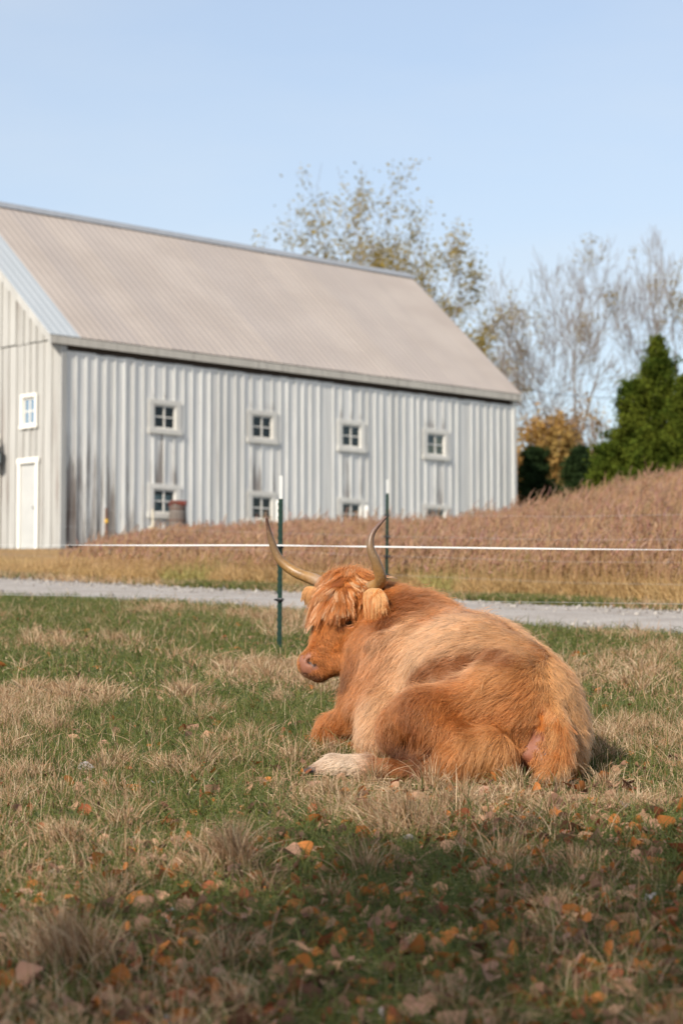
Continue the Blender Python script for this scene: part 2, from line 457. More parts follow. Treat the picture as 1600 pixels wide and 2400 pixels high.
# corner boards, far walls, foundation, inside floor
MB().box((-.05, -.030, .02), (.1, .03, EAVE-.03)).build('corner_board', M_GABLE, barn)
MB().box((BL-.1, -.030, .02), (BL+.03, .03, EAVE-.03)).build('corner_board', M_SIDE, barn)
mb = MB()
mb.box((.05, BW-.04, 0), (BL-.05, BW, EAVE))
mb.build('back_wall', M_GABLE, barn)
mb = MB(); n = 0
mb.v += [(BL-.03, .05, 0), (BL-.03, BW-.05, 0), (BL-.03, BW-.05, EAVE), (BL-.03, BW/2, RIDGE-.1), (BL-.03, .05, EAVE),
         (BL+.0, .05, 0), (BL+.0, BW-.05, 0), (BL+.0, BW-.05, EAVE), (BL+.0, BW/2, RIDGE-.1), (BL+.0, .05, EAVE)]
mb.f += [(4, 3, 2, 1, 0), (5, 6, 7, 8, 9), (0, 1, 6, 5), (1, 2, 7, 6), (2, 3, 8, 7), (3, 4, 9, 8), (4, 0, 5, 9)]
mb.build('far_gable_wall', M_SIDE, barn)
MB().box((-.02, .035, -.8), (BL-.01, BW-.01, .05)).build('foundation', M_FOUND, barn)
MB().box((.3, .35, .052), (BL-.1, BW-.1, .09)).build('floor', M_DARKWOOD, barn)
MB().box((.12, 3.6, .1), (BL-.12, 3.66, 7.2)).build('inner_wall', M_DARKWOOD, barn)
MB().box((.06, .035, SEAM-.16), (.10, BW-.05, SEAM-.02)).build('tie_beam', M_DARKWOOD, barn)

# windows: frame, sash with glazing bars, four panes, tinted panels behind two of the windows
def window(parent, wx, zc, kind, glass=M_GLASS, fw=.48, fh=.39, pw=.285, ph=.235, axis='x'):
    def bx(mb, a0, a1, d0, d1, z0, z1):
        if axis == 'y' and d0 < -.0194: d0 -= .02; d1 -= .0125
        return mb.box((a0, d0, z0), (a1, d1, z1)) if axis == 'x' else mb.box((d0, a0, z0), (d1, a1, z1))
    def child(name, mb, mat): return mb.build(name, mat, win)
    loc = (wx, 0, zc) if axis == 'x' else (0, wx, zc)
    win = empty('window', loc); win.parent = barn
    f = MB(); o, i = (fw, fh), (OPEN_W if axis == 'x' else pw+.04, ph+.045)
    bx(f, -o[0], o[0], -.034, -.0195, i[1], o[1]); bx(f, -o[0]-.02, o[0]+.02, -.048, -.0195, -o[1], -i[1])
    bx(f, -o[0], -i[0], -.032, -.0195, -i[1]+.001, i[1]-.001); bx(f, i[0], o[0], -.032, -.0195, -i[1]+.001, i[1]-.001)
    # reveals that close the gap back to the sash
    bx(f, -i[0]-.012, -i[0]-.001, -.019, .05, -i[1], i[1]); bx(f, i[0]+.001, i[0]+.012, -.019, .05, -i[1], i[1])
    bx(f, -i[0], i[0], -.019, .05, i[1]+.001, i[1]+.012); bx(f, -i[0], i[0], -.019, .05, -i[1]-.012, -i[1]-.001)
    child('frame', f, M_TRIM)
    s = MB()
    bx(s, -i[0], i[0], -.012, .028, ph, i[1]); bx(s, -i[0], i[0], -.012, .028, -i[1], -ph)
    bx(s, -i[0], -pw, -.010, .027, -ph, ph); bx(s, pw, i[0], -.010, .027, -ph, ph)
    bx(s, -.018, .018, -.008, .026, -ph, ph); bx(s, -pw, -.018, -.006, .025, -.015, .015); bx(s, .018, pw, -.006, .025, -.015, .015)
    child('sash', s, M_TRIM)
    for a0, a1 in ((-pw, -.018), (.018, pw)):
        for z0, z1 in ((-ph, -.015), (.015, ph)):
            p = child('pane', bx(MB(), a0, a1, .008, .012, z0, z1), glass)
    if kind == 'reflection_panel':
        m = MB(); n = 12
        for q in range(n):
            a0 = -pw+2*pw*q/n; bx(m, a0, a0+2*pw/n, .07+.02*(q % 2), .09+.02*(q % 2), -ph, ph*.62)
        child('reflection_panel', m, M_REFLECTION)  # bluish pleated panel added in place of the sky's reflection
    if kind == 'tan_panel':
        child('tan_panel', bx(bx(MB(), .02, pw, .06, .07, -ph, ph*.9), -pw, .018, .061, .071, -ph, -.02), M_TAN_PANEL)  # tan panel behind three of the panes
    return win
for ri, (z0, z1) in enumerate(ROW):
    for ci, wx in enumerate(WIN_X):
        window(barn, wx, (z0+z1)/2, 'reflection_panel' if (ri, ci) == (1, 0) else 'tan_panel' if (ri, ci) == (0, 3) else None)
window(barn, 1.145, 3.115, None, glass=M_GLASS2, fw=.30, fh=.385, pw=.185, ph=.27, axis='y')

# door in the gable with its frame, and the wide doorway beyond it
door = empty('door', (0, 1.15, 0)); door.parent = barn
m = MB(); m.box((-.055, -.37, .0), (-.031, -.28, 1.95)); m.box((-.055, .28, .0), (-.031, .37, 1.95)); m.box((-.060, -.40, 1.952), (-.031, .40, 2.07))
m.box((-.03, -.305, 0), (.06, -.282, 1.95)); m.box((-.03, .282, 0), (.06, .305, 1.95))
m.build('frame', M_TRIM, door)
MB().box((.0, -.278, .02), (.04, .278, 1.94)).build('door_leaf', M_DOOR, door)
mb = MB(); mb.tube([(-.02, -.2, .95), (-.05, -.2, .95), (-.05, -.2, .98)], .012, 6); mb.build('handle', M_DARKWOOD, door)
dw = empty('doorway', (0, 3.45, 0)); dw.parent = barn
m = MB(); m.box((-.075, -1.30, 2.5), (-.031, 1.35, 2.66)); m.box((-.065, -1.28, .02), (-.031, -1.17, 2.498)); m.box((-.065, 1.22, .02), (-.031, 1.33, 2.498))
m.build('frame', M_TRIM, dw)
MB().box((.04, -.6, .02), (.08, 1.25, 2.55)).build('sliding_door', simple('brown_door', (.12, .06, .04), .8), dw)

# roof: separate metal sheets with ribs, ridge cap, boards along eave and rake
t = NT('roof_metal_tan'); p = barn_coord(t)
n1 = t.noise(t.mapping(p, (.5, .8, .8)), 1.0, 5); n2 = t.noise(t.mapping(p, (3, .25, .25)), 1.0, 5, .6); oi = t.node('ObjectInfo').outputs['Random']
c = t.mix(t.ramp(n1, .3, .7), (.365, .305, .262), (.425, .36, .312)); c = t.mix(t.ramp(n2, .45, .8, 0, .5), c, (.31, .265, .24)); c = t.mix(t.math('MULTIPLY', oi, .55), c, (.33, .285, .265))
M_ROOF = t.principled(c, .55, bump=n2, bstr=.05)
t = NT('roof_metal_grey'); p = barn_coord(t); n1 = t.noise(t.mapping(p, (2, .6, .6)), 1.0, 5)
M_ROOFG = t.principled(t.mix(n1, (.40, .425, .44), (.48, .505, .52)), .45, Metallic=.15)
ov = .075
slope_len = math.hypot(BW/2+ov, (BW/2+ov)*tanp)
ang = math.atan(tanp)
SHEET = .875
nsh = 18; x_start = -.42
def sheet_mesh(w, ln):
    prof = []
    for q in range(4):
        x0 = q*w/4
        prof += [(x0, 0), (x0+.016, .010), (x0+.040, .010), (x0+.056, 0), (x0+w/8+.03, .003)]
    prof.append((w-.003, 0))
    v, f = [], []; n = len(prof)
    for s_ in (0, .5, 1):
        for x, h in prof: v.append((x, s_*ln, h))
    for s_ in (0, .5, 1):
        for x, h in prof: v.append((x, s_*ln, h-.006))
    for r in range(2):
        for q in range(n-1):
            a = r*n+q; f.append((a, a+1, a+n+1, a+n)); b = a+3*n; f.append((b, b+n, b+n+1, b+1))
    for q in range(n-1):
        f.append((q, q+3*n, q+1+3*n, q+1)); a = 2*n+q; f.append((a, a+1, a+1+3*n, a+3*n))
    for r in range(2):
        a = r*n; f.append((a, a+n, a+4*n, a+3*n)); a = r*n+n-1; f.append((a, a+3*n, a+4*n, a+n))
    me = bpy.data.meshes.new('roof_sheet'); me.from_pydata(v, [], f); me.update(); return me
me_t = sheet_mesh(SHEET, slope_len+.02); me_t.materials.append(M_ROOF)
me_g = me_t.copy(); me_g.materials.clear(); me_g.materials.append(M_ROOFG)
for sidei in range(2):
    for q in range(nsh):
        o = link('roof_sheet', me_g if q == 0 else me_t, barn)
        if sidei == 0:
            o.location = (x_start+q*SHEET, -ov, EAVE-.0-ov*tanp+.09); o.rotation_euler = (ang, 0, 0)
        else:
            o.location = (x_start+q*SHEET+SHEET, BW+ov, EAVE-ov*tanp+.09); o.rotation_euler = (ang, 0, math.pi)
        o.location.z += random.uniform(-.004, .004)
XE = x_start+nsh*SHEET
zr = EAVE-ov*tanp+.09+slope_len*math.sin(ang)
m = MB(); m.v += [(x_start-.02, BW/2-.16, zr-.10), (x_start-.02, BW/2, zr+.06), (x_start-.02, BW/2+.16, zr-.10), (XE+.02, BW/2-.16, zr-.10), (XE+.02, BW/2, zr+.06), (XE+.02, BW/2+.16, zr-.10)]
m.f += [(0, 3, 4, 1), (1, 4, 5, 2), (0, 1, 2), (3, 5, 4), (0, 2, 5, 3)]
m.build('ridge_cap', simple('ridge_metal', (.30, .31, .33), .5), barn)
def slope_board(x0, x1, sgn):
    """board under the sheets along a rake, sgn -1 front, +1 back"""
    m = MB(); y0 = -ov if sgn < 0 else BW+ov; ym = BW/2; ze = EAVE-ov*tanp
    for x in (x0, x1):
        m.v += [(x, y0, ze-.13), (x, y0, ze+.07), (x, ym, zr-.10), (x, ym, zr-.30)]
    m.f += [(0, 1, 2, 3), (4, 7, 6, 5), (0, 4, 5, 1), (1, 5, 6, 2), (3, 2, 6, 7), (0, 3, 7, 4)]
    return m
for sgn in (-1, 1):
    slope_board(x_start+.03, x_start+.07, sgn).build('barge_board', M_GABLE, barn)
    slope_board(XE-.07, XE-.03, sgn).build('barge_board', M_TRIM, barn)
ze = EAVE-ov*tanp+.075
MB().box((x_start+.08, -ov-.005, ze-.175), (XE-.08, -ov+.035, ze-.005)).build('eave_board', M_EAVE, barn)
MB().box((x_start+.08, BW+ov-.035, ze-.20), (XE-.08, BW+ov+.005, ze-.005)).build('eave_board', M_EAVE, barn)
MB().box((x_start+.08, -ov+.037, ze-.19), (XE-.08, -.022, ze-.165)).build('soffit_board', M_DARKWOOD, barn)
BM = Matrix.Translation(BO) @ Matrix.Rotation(math.pi/2-BTH, 4, 'Z')
def bw(x, y, z): return BM @ Vector((x, y, z))

# small things standing against the barn
M_IRON = simple('dark_iron', (.06, .065, .07), .5)
lan = empty('wall_lantern', bw(-.07, 2.08, 2.2), math.pi/2-BTH)
tag(lan, 'grey metal lantern on the barn gable beside the doorway', 'lantern')
m = MB(); m.lathe([(.14, .0), (.16, .02), (.05, .17), (.03, .22), (.0, .23)], 10, (-.16, 0, .03)); m.tube([(.03, 0, .1), (-.02, 0, .32), (-.16, 0, .34), (-.16, 0, .25)], .014, 6); m.build('hood', M_IRON, lan)
m = MB(); m.lathe([(.06, -.22), (.115, -.2), (.12, .02), (.12, .03)], 10, (-.16, 0, .0)); m.build('glass', simple('milky_glass', (.36, .42, .42), .2, .1), lan)
m = MB()
for q in range(4):
    a = math.pi/4+q*math.pi/2; m.tube([(-.16+.118*math.cos(a), .118*math.sin(a), -.2), (-.16+.124*math.cos(a), .124*math.sin(a), .03)], .008, 5)
m.lathe([(.03, -.26), (.125, -.23), (.125, -.205), (.06, -.2)], 10, (-.16, 0, 0)); m.build('cage', M_IRON, lan)

bp = bw(2.98, -.42, 0); bp.z = gz(bp.x, bp.y)-.05
bar = empty('barrel_planter', bp, 1.0); bar.scale = (.84, .84, .93)
tag(bar, 'grey wooden barrel planter topped with red flowers under the barn window', 'planter')
M_STAVE = simple('grey_stave', (.17, .14, .12), .9, .25, 6); M_HOOP = simple('rusty_hoop', (.14, .08, .06), .8)
H_B, ns = 1.12, 14
for q in range(ns):
    m = MB(); a0, a1 = 2*math.pi*q/ns+.012, 2*math.pi*(q+1)/ns-.012
    prof = [(.205, 0), (.235, .28), (.245, .56), (.235, .84), (.205, H_B)]
    for r, z in prof:
        for rr in (r, r-.025):
            for a in (a0, a1): m.v.append((rr*math.cos(a), rr*math.sin(a), z))
    for r in range(4):
        b = r*4; m.f += [(b, b+1, b+5, b+4), (b+2, b+6, b+7, b+3), (b, b+4, b+6, b+2), (b+1, b+3, b+7, b+5)]
    m.f += [(0, 2, 3, 1), (16, 17, 19, 18)]
    m.build('stave', M_STAVE, bar)
for z, r in ((.12, .224), (.40, .244), (.74, .244), (1.02, .222)):
    MB().lathe([(r-.01, z-.02), (r+.008, z-.02), (r+.008, z+.02), (r-.01, z+.02)], 20).build('hoop', M_HOOP, bar)
MB().lathe([(.0, H_B-.05), (.19, H_B-.05), (.19, H_B-.03), (.0, H_B-.03)], 14).build('soil', M_SOIL, bar)
r2 = np.random.default_rng(4); vv, ff = [], []
for q in range(420):
    a, rr = r2.uniform(0, 6.28), .25*math.sqrt(r2.random()); c0 = np.array([rr*math.cos(a), rr*math.sin(a), H_B-.03+r2.uniform(0, .13)])
    d1 = r2.normal(0, 1, 3); d2 = np.cross(d1, r2.normal(0, 1, 3)); d1 /= np.linalg.norm(d1); d2 /= np.linalg.norm(d2)
    n = len(vv); s_ = r2.uniform(.015, .03); vv += [c0-d1*s_, c0+d2*s_*.7, c0+d1*s_, c0-d2*s_*.7]; ff.append((n, n+1, n+2, n+3))
mesh_obj('flowers', np.array(vv), np.array(ff), leaf_mat('red_petals', (.30, .03, .025), (.20, .08, .04), .2, 30), bar)

M_PVC = simple('white_pipe', (.72, .70, .66), .5, .05)
def pipe_post(wx, h, label):
    q = bw(wx, -.55, 0); q.z = gz(q.x, q.y)-.05
    e = empty('pipe_post', q); tag(e, label, 'post', 'white pipe posts along the barn wall')
    MB().lathe([(.055, 0), (.055, h-.04), (.045, h)], 10).build('pipe', M_PVC, e)
    MB().lathe([(.066, h-.16), (.066, h-.08), (.05, h-.075)], 10).build('collar', M_PVC, e)
pipe_post(5.98, 1.22, 'white pipe post before the lower barn window above the left horn tip')
pipe_post(8.95, 1.18, 'white pipe post before the lower barn window between the green posts')
q = bw(1.95, -.5, 0); q.z = gz(q.x, q.y)-.05
e = empty('trestle', q, math.pi/2-BTH); tag(e, 'pale trestle with yellow feet leaning at the barn wall left of the barrel', 'trestle')
M_PALE = simple('pale_wood', (.68, .60, .46), .8); M_YEL = simple('yellow_paint', (.62, .36, .04), .6)
MB().tube([(.25, 0, 0), (.27, .05, .95)], .024, 6).build('leg', M_PALE, e)
MB().tube([(-.55, 0, 0), (.2, .04, .55)], .026, 6).build('leg', M_PALE, e)
MB().box((.19, -.05, .42), (.31, .05, .52)).build('foot_band', M_YEL, e)
MB().box((-.5, -.05, .2), (-.2, .05, .26)).build('foot_band', M_YEL, e)
q = bw(.98, -.35, 0); q.z = gz(q.x, q.y)-.05
e = empty('stake', q); tag(e, 'short brown stake with a yellow band near the barn corner', 'stake')
MB().tube([(0, 0, 0), (0, 0, .95)], .04, 7).build('shaft', M_HOOP, e)
MB().lathe([(.046, .62), (.046, .7), (.041, .702)], 8).build('band', M_YEL, e)

# ================================================================== FENCES
M_GREEN = simple('green_post_paint', (.003, .030, .018), .5, .1)
M_TIP = simple('white_post_paint', (.66, .65, .62), .6, .05)
M_INS = simple('black_plastic', (.012, .013, .016), .45, .1)
def t_post(loc, label, h, tip, ins, rz=0.0, lean=0.0, group=None):
    e = empty('fence_post', loc, rz); e.rotation_euler = (0, lean, rz); tag(e, label, 'fence post', group)
    def section(mb, z0, z1, g, hw=.018):
        mb.box((-hw-g, -.004-g, z0), (hw+g, .004+g, z1)); mb.box((-.004-g, .0045+g, z0), (.004+g, .036+g, z1))
    m = MB(); section(m, -.35, h-tip, 0)
    z = .05
    while z < h-tip-.03:
        m.box((-.007, -.011, z), (.007, -.0045, z+.022)); m.box((-.0225, -.003, z), (-.0185, .003, z+.02)); z += .054
    m.build('post', M_GREEN, e)
    m = MB(); section(m, h-tip+.0005, h, .0006, .0125); m.build('painted_tip', M_TIP, e)
    for z in ins:
        m = MB(); m.box((-.026, -.018, z-.014), (.026, .012, z+.014)); m.box((-.046, -.03, z-.008), (-.0265, .0, z+.008)); m.tube([(0, -.019, z), (0, -.05, z), (.03, -.055, z+.004)], .007, 6)
        m.build('insulator', M_INS, e)
    return e
def fence_y(X): return 18.42-.272*X
g1 = 'green steel posts of the near fence'
P1 = (-.49, fence_y(-.49))
t_post((P1[0], P1[1], gz(*P1)), 'near green steel fence post with white tip, left of the cow\'s head', 1.42, .185, (.86, .435), .1, .007)
for X_ in (-5.6, 4.9):
    t_post((X_, fence_y(X_), gz(X_, fence_y(X_))), 'green steel fence post beyond the %s side of the view' % ('left' if X_ < 0 else 'right'), 1.42, .185, (.86, .435), .1)
def fence2_y(X): return 29.37-1.4*X
X_ = .55
t_post((X_, fence2_y(X_), gz(X_, fence2_y(X_))), 'far green steel fence post with white tip behind the right horn', 1.40, .17, (.96, .70, .46, .23), .3, .01)
for X_ in (-6.6, 5.2):
    t_post((X_, fence2_y(X_), gz(X_, fence2_y(X_))), 'far green steel fence post across the lane, %s of the view' % ('left' if X_ < 0 else 'right'), 1.40, .17, (.96, .70, .46, .23), .3)
# twisted white tape on the near fence
xs = np.linspace(-5.6, 4.9, 260); vv, ff = [], []
key_px = [-2200, 0, 150, 300, 520, 655, 770, 870, 1050, 1250, 1420, 1600, 3000]
key_an = [1.0, 1.5, 1.45, .9, .15, .5, 1.18, .5, .05, .35, 1.0, 1.40, 1.9]
for X_ in xs:
    y = fence_y(X_)-.06; px = 800+F_PX*X_/y
    sag = -.02*math.sin(math.pi*((X_-P1[0]) % 5.2)/5.2)
    z = gz(P1[0], P1[1])*0 + SLOPE*y + .86 + sag*.6
    a = float(np.interp(px, key_px, key_an)); w = .0066
    d = np.array([0, math.sin(a), math.cos(a)])*w; n = np.array([0, math.cos(a), -math.sin(a)])*.0009
    c0 = np.array([X_, y, z]); vv += [c0-d-n, c0+d-n, c0+d+n, c0-d+n]
for i in range(len(xs)-1):
    b = i*4
    for k in range(4): ff.append((b+k, b+(k+1) % 4, b+4+(k+1) % 4, b+4+k))
tag(mesh_obj('fence_tape', np.array(vv), np.array(ff), simple('white_tape', (.62, .61, .60), .6, .03)), 'twisted white electric fence tape strung across the pasture behind the cow', 'fence tape')
M_WIRE = simple('galvanised_wire', (.42, .42, .43), .5, .05)
mb = MB(); mb.tube([(X_, fence_y(X_)-.05, SLOPE*fence_y(X_)+.435) for X_ in (-5.6, -3, P1[0], 2, 4.9)], .0012, 4)
tag(mb.build('fence_wire', M_WIRE), 'thin grey wire low on the near fence post', 'wire')
for z, w in ((.96, 'topmost'), (.70, 'second from the top'), (.46, 'third from the top'), (.23, 'lowest')):
    mb = MB(); mb.tube([(X_, fence2_y(X_)-.05, gz(X_, fence2_y(X_))*0+SLOPE*fence2_y(X_)+z+(.1*max(0, X_-2)/2.5)) for X_ in (-6.6, -1.5, .55, 2.5, 5.2)], .0009, 4)
    tag(mb.build('fence_wire', M_WIRE), 'thin grey wire of the far fence before the tall grass, '+w, 'wire', 'wires of the far fence')

# ================================================================== COW
COWB = np.array([.45, 11.1, gz(.45, 11.1)])
cow = empty('highland_cow', COWB)
tag(cow, 'ginger long-haired horned cow lying on the grass with its head turned left', 'cow')

CAPS = []     # (p0, p1, r0, r1, blend)
def cap(a, b, r0, r1, k=.05): CAPS.append((at(*a), at(*b), r0, r1, k))
# trunk
cap((1000, 1590, 11.62), (1115, 1622, 11.24), .345, .340, .06)
cap((1115, 1622, 11.24), (1225, 1672, 10.93), .330, .262, .08)
cap((1222, 1672, 10.93), (1254, 1722, 10.84), .262, .222, .08)
cap((985, 1478, 11.66), (1095, 1530, 11.35), .11, .13, .10)           # withers and spine
cap((1095, 1530, 11.35), (1215, 1583, 10.98), .14, .13, .10)
cap((1215, 1583, 10.98), (1272, 1650, 10.78), .12, .08, .10)
cap((1195, 1585, 10.74), (1150, 1575, 10.80), .07, .06, .10)          # left hip bone
# shoulder, chest, neck
cap((925, 1545, 11.45), (905, 1640, 11.38), .17, .14, .10)
cap((905, 1555, 11.62), (870, 1640, 11.62), .20, .15, .08)
cap((985, 1490, 11.68), (885, 1440, 11.90), .20, .135, .09)
cap((935, 1570, 11.68), (868, 1500, 11.86), .17, .11, .09)
cap((1010, 1470, 11.62), (905, 1408, 11.90), .10, .08, .08)
# head
cap((826, 1385, 11.98), (800, 1432, 11.88), .104, .104, .06)
cap((800, 1432, 11.90), (748, 1545, 11.78), .098, .064, .05)
cap((842, 1478, 11.84), (808, 1542, 11.76), .080, .054, .05)          # cheek and jaw
cap((805, 1548, 11.76), (742, 1578, 11.77), .050, .032, .04)
cap((735, 1548, 11.77), (724, 1553, 11.775), .054, .052, .03)
cap((722, 1568, 11.765), (750, 1578, 11.76), .034, .032, .02)          # muzzle
cap((790, 1446, 11.77), (834, 1446, 11.80), .030, .026, .03)
cap((800, 1473, 11.765), (834, 1470, 11.785), .020, .018, .02)          # brow
cap((845, 1372, 11.96), (790, 1362, 12.02), .06, .06, .05)
# near hind leg
cap((1185, 1660, 10.80), (990, 1682, 10.76), .18, .115, .14)
cap((990, 1680, 10.75), (930, 1700, 10.80), .110, .080, .08)
cap((985, 1690, 10.70), (1085, 1770, 10.58), .105, .085, .06)
cap((930, 1730, 10.80), (985, 1785, 10.70), .075, .07, .05)
cap((1110, 1792, 10.60), (900, 1812, 10.66), .060, .046, .03)
cap((905, 1811, 10.66), (852, 1806, 10.72), .046, .044, .03)
cap((860, 1798, 10.70), (780, 1801, 10.76), .048, .054, .03)
cap((780, 1801, 10.76), (735, 1816, 10.78), .054, .034, .02)
cap((1150, 1765, 10.55), (1075, 1780, 10.56), .10, .07, .06)
# far rump and right thigh
cap((1292, 1720, 10.86), (1320, 1770, 10.72), .145, .10, .08)
cap((1250, 1760, 10.70), (1290, 1800, 10.62), .09, .07, .06)
# belly and flank hair mass
cap((905, 1690, 11.25), (880, 1752, 11.12), .13, .07, .07)
cap((1000, 1740, 11.1), (1100, 1760, 10.9), .15, .15, .08)
# near foreleg
cap((905, 1620, 11.42), (862, 1668, 11.44), .12, .10, .06)
cap((868, 1662, 11.50), (772, 1708, 11.72), .074, .056, .04)
cap((772, 1708, 11.72), (752, 1738, 11.76), .056, .044, .04)
cap((760, 1748, 11.74), (838, 1758, 11.60), .040, .040, .03)
# tail
TAIL = [(1281, 1640, 10.70), (1306, 1690, 10.58), (1320, 1742, 10.51), (1308, 1792, 10.46), (1280, 1826, 10.44)]
for i_, (a, b) in enumerate(zip(TAIL[:-1], TAIL[1:])): cap(a, b, .040-.005*i_, .035-.005*i_, .025)
CUTS = [(at(725, 1551, 11.722), at(738, 1560, 11.712), .016, .010, .008)]
HS = .009
# hollows: flank before the hip bone, neck to shoulder, thigh to tail, behind the stifle
DENTS = [(1040, 1562, .030, .09), (1095, 1550, .034, .10), (1150, 1545, .022, .07), (905, 1470, .020, .08), (1222, 1730, .025, .06), (1050, 1745, .020, .07), (955, 1775, .020, .05), (985, 1610, .012, .12)]
allp = np.concatenate([[c[0]-max(c[2], c[3]), c[0]+max(c[2], c[3]), c[1]-max(c[2], c[3]), c[1]+max(c[2], c[3])] for c in CAPS])
lo = allp.min(0)-.10; hi = allp.max(0)+.10
dims = np.ceil((hi-lo)/HS).astype(int)+1
sdf = np.full(dims, .5, dtype=np.float32)
axs = [(lo[i]+HS*np.arange(dims[i])).astype(np.float32) for i in range(3)]
def capsule_apply(c, sub=False):
    a, b, r0, r1, k = c
    m = max(r0, r1)+k+(.02 if sub else .16)
    i0 = np.maximum(np.floor((np.minimum(a, b)-m-lo)/HS).astype(int), 0); i1 = np.minimum(np.ceil((np.maximum(a, b)+m-lo)/HS).astype(int)+1, dims)
    sl = tuple(slice(p, q) for p, q in zip(i0, i1))
    x, y, z = np.meshgrid(axs[0][sl[0]], axs[1][sl[1]], axs[2][sl[2]], indexing='ij')
    d = (b-a).astype(np.float32); L = float(d@d)+1e-9
    t_ = np.clip(((x-a[0])*d[0]+(y-a[1])*d[1]+(z-a[2])*d[2])/L, 0, 1)
    q = np.sqrt((x-a[0]-t_*d[0])**2+(y-a[1]-t_*d[1])**2+(z-a[2]-t_*d[2])**2)-(r0+(r1-r0)*t_)
    s = sdf[sl]
    if sub:
        q = -q; h = np.clip(.5-.5*(s-q)/k, 0, 1); sdf[sl] = s*(1-h)+q*h+k*h*(1-h)
    else:
        h = np.clip(.5+.5*(s-q)/k, 0, 1); sdf[sl] = s*(1-h)+q*h-k*h*(1-h)
for c in CAPS: capsule_apply(c)
for c in CUTS: capsule_apply(c, True)
for px_, py_, dep_, r_ in DENTS:
    Ys = np.arange(10.1, 12.5, .005); P_ = np.array([at(px_, py_, q) for q in Ys]); I_ = np.clip(np.round((P_-lo)/HS).astype(int), 0, dims-1); dv = sdf[I_[:, 0], I_[:, 1], I_[:, 2]]
    k_ = int(np.argmax(dv < 0)); c_ = P_[k_]; i_ = np.clip(I_[k_], 2, dims-3)
    g_ = np.array([sdf[i_[0]+2, i_[1], i_[2]]-sdf[i_[0]-2, i_[1], i_[2]], sdf[i_[0], i_[1]+2, i_[2]]-sdf[i_[0], i_[1]-2, i_[2]], sdf[i_[0], i_[1], i_[2]+2]-sdf[i_[0], i_[1], i_[2]-2]]); g_ /= np.linalg.norm(g_)
    c_ = c_+g_*(r_-dep_); capsule_apply((c_, c_+1e-3, r_, r_, .05), True)
# the body is flattened where it lies on the ground
XX, YY = np.meshgrid(axs[0], axs[1], indexing='ij')
gzz = ground(XX, YY).astype(np.float32)+.015
sdf = np.maximum(sdf, (gzz[:, :, None]-axs[2][None, None, :]))

def surface_nets(g):
    ins = g < 0
    nx, ny, nz = g.shape
    acc = np.zeros((nx-1, ny-1, nz-1, 3), dtype=np.float32); cnt = np.zeros((nx-1, ny-1, nz-1), dtype=np.float32)
    corners = [(i, j, k) for i in (0, 1) for j in (0, 1) for k in (0, 1)]
    S = lambda c: g[c[0]:nx-1+c[0], c[1]:ny-1+c[1], c[2]:nz-1+c[2]]
    for c in corners:
        for ax in range(3):
            if c[ax] == 0:
                c2 = list(c); c2[ax] = 1; a, b = S(c), S(c2)
                m = (a < 0) != (b < 0); tt = np.where(m, a/np.where(m, a-b, 1), 0)
                for q in range(3): acc[..., q] += np.where(m, (tt if q == ax else c[q]), 0)
                cnt += m
    act = cnt > 0
    idx = np.full(act.shape, -1, dtype=np.int64); idx[act] = np.arange(act.sum())
    ijk = np.argwhere(act)
    verts = lo+HS*(ijk+acc[act]/cnt[act][:, None])
    faces = []
    for ax in range(3):
        o1, o2 = [q for q in range(3) if q != ax]
        a = ins; sl0 = [slice(1, -1)]*3; sl1 = [slice(1, -1)]*3; sl0[ax] = slice(0, -1); sl1[ax] = slice(1, None)
        e0, e1 = a[tuple(sl0)], a[tuple(sl1)]
        for sgn in (0, 1):
            m = (e0 & ~e1) if sgn == 0 else (~e0 & e1)
            p = np.argwhere(m); off = [1, 1, 1]; off[ax] = 0; p = p+np.array(off)
            def cell(d1, d2):
                q = p.copy(); q[:, o1] += d1; q[:, o2] += d2
                ok = ((q >= 0) & (q < np.array(idx.shape))).all(1); q = np.clip(q, 0, np.array(idx.shape)-1)
                return np.where(ok, idx[q[:, 0], q[:, 1], q[:, 2]], -1)
            fq = np.stack([cell(-1, -1), cell(0, -1), cell(0, 0), cell(-1, 0)], 1)
            if (sgn == 1) != (ax == 1): fq = fq[:, ::-1]
            faces.append(fq[(fq >= 0).all(1)])
    return verts, np.concatenate(faces)
CV, CFc = surface_nets(sdf)

def trilin(P):
    q = np.clip((P-lo)/HS, 0, np.array(dims)-1.001); i = q.astype(int); f = (q-i).astype(np.float32)
    r = 0
    for a in (0, 1):
        for b in (0, 1):
            for c in (0, 1):
                w = (f[:, 0] if a else 1-f[:, 0])*(f[:, 1] if b else 1-f[:, 1])*(f[:, 2] if c else 1-f[:, 2])
                r = r+w*sdf[i[:, 0]+a, i[:, 1]+b, i[:, 2]+c]
    return r
def sgrad(P, e=.012):
    g = np.stack([trilin(P+np.eye(3)[k]*e)-trilin(P-np.eye(3)[k]*e) for k in range(3)], 1)
    return g/(np.linalg.norm(g, axis=1, keepdims=True)+1e-9)
def hit(px, py):
    Ys = np.arange(10.1, 12.5, .005); P = np.array([at(px, py, y) for y in Ys]); d = trilin(P)
    k = np.argmax(d < 0)
    return P[k] if d[k] < 0 else P[np.argmin(d)]

def gauss_field(P, ctr, val, sig, base, wb):
    num = np.tile(np.array(base, float)*wb, (len(P), 1)); den = np.full(len(P), wb)
    for c, v, s in zip(ctr, val, sig):
        w = np.exp(-((P-c)**2).sum(1)/(2*s*s)); num += w[:, None]*np.array(v, float); den += w
    return num/den[:, None]

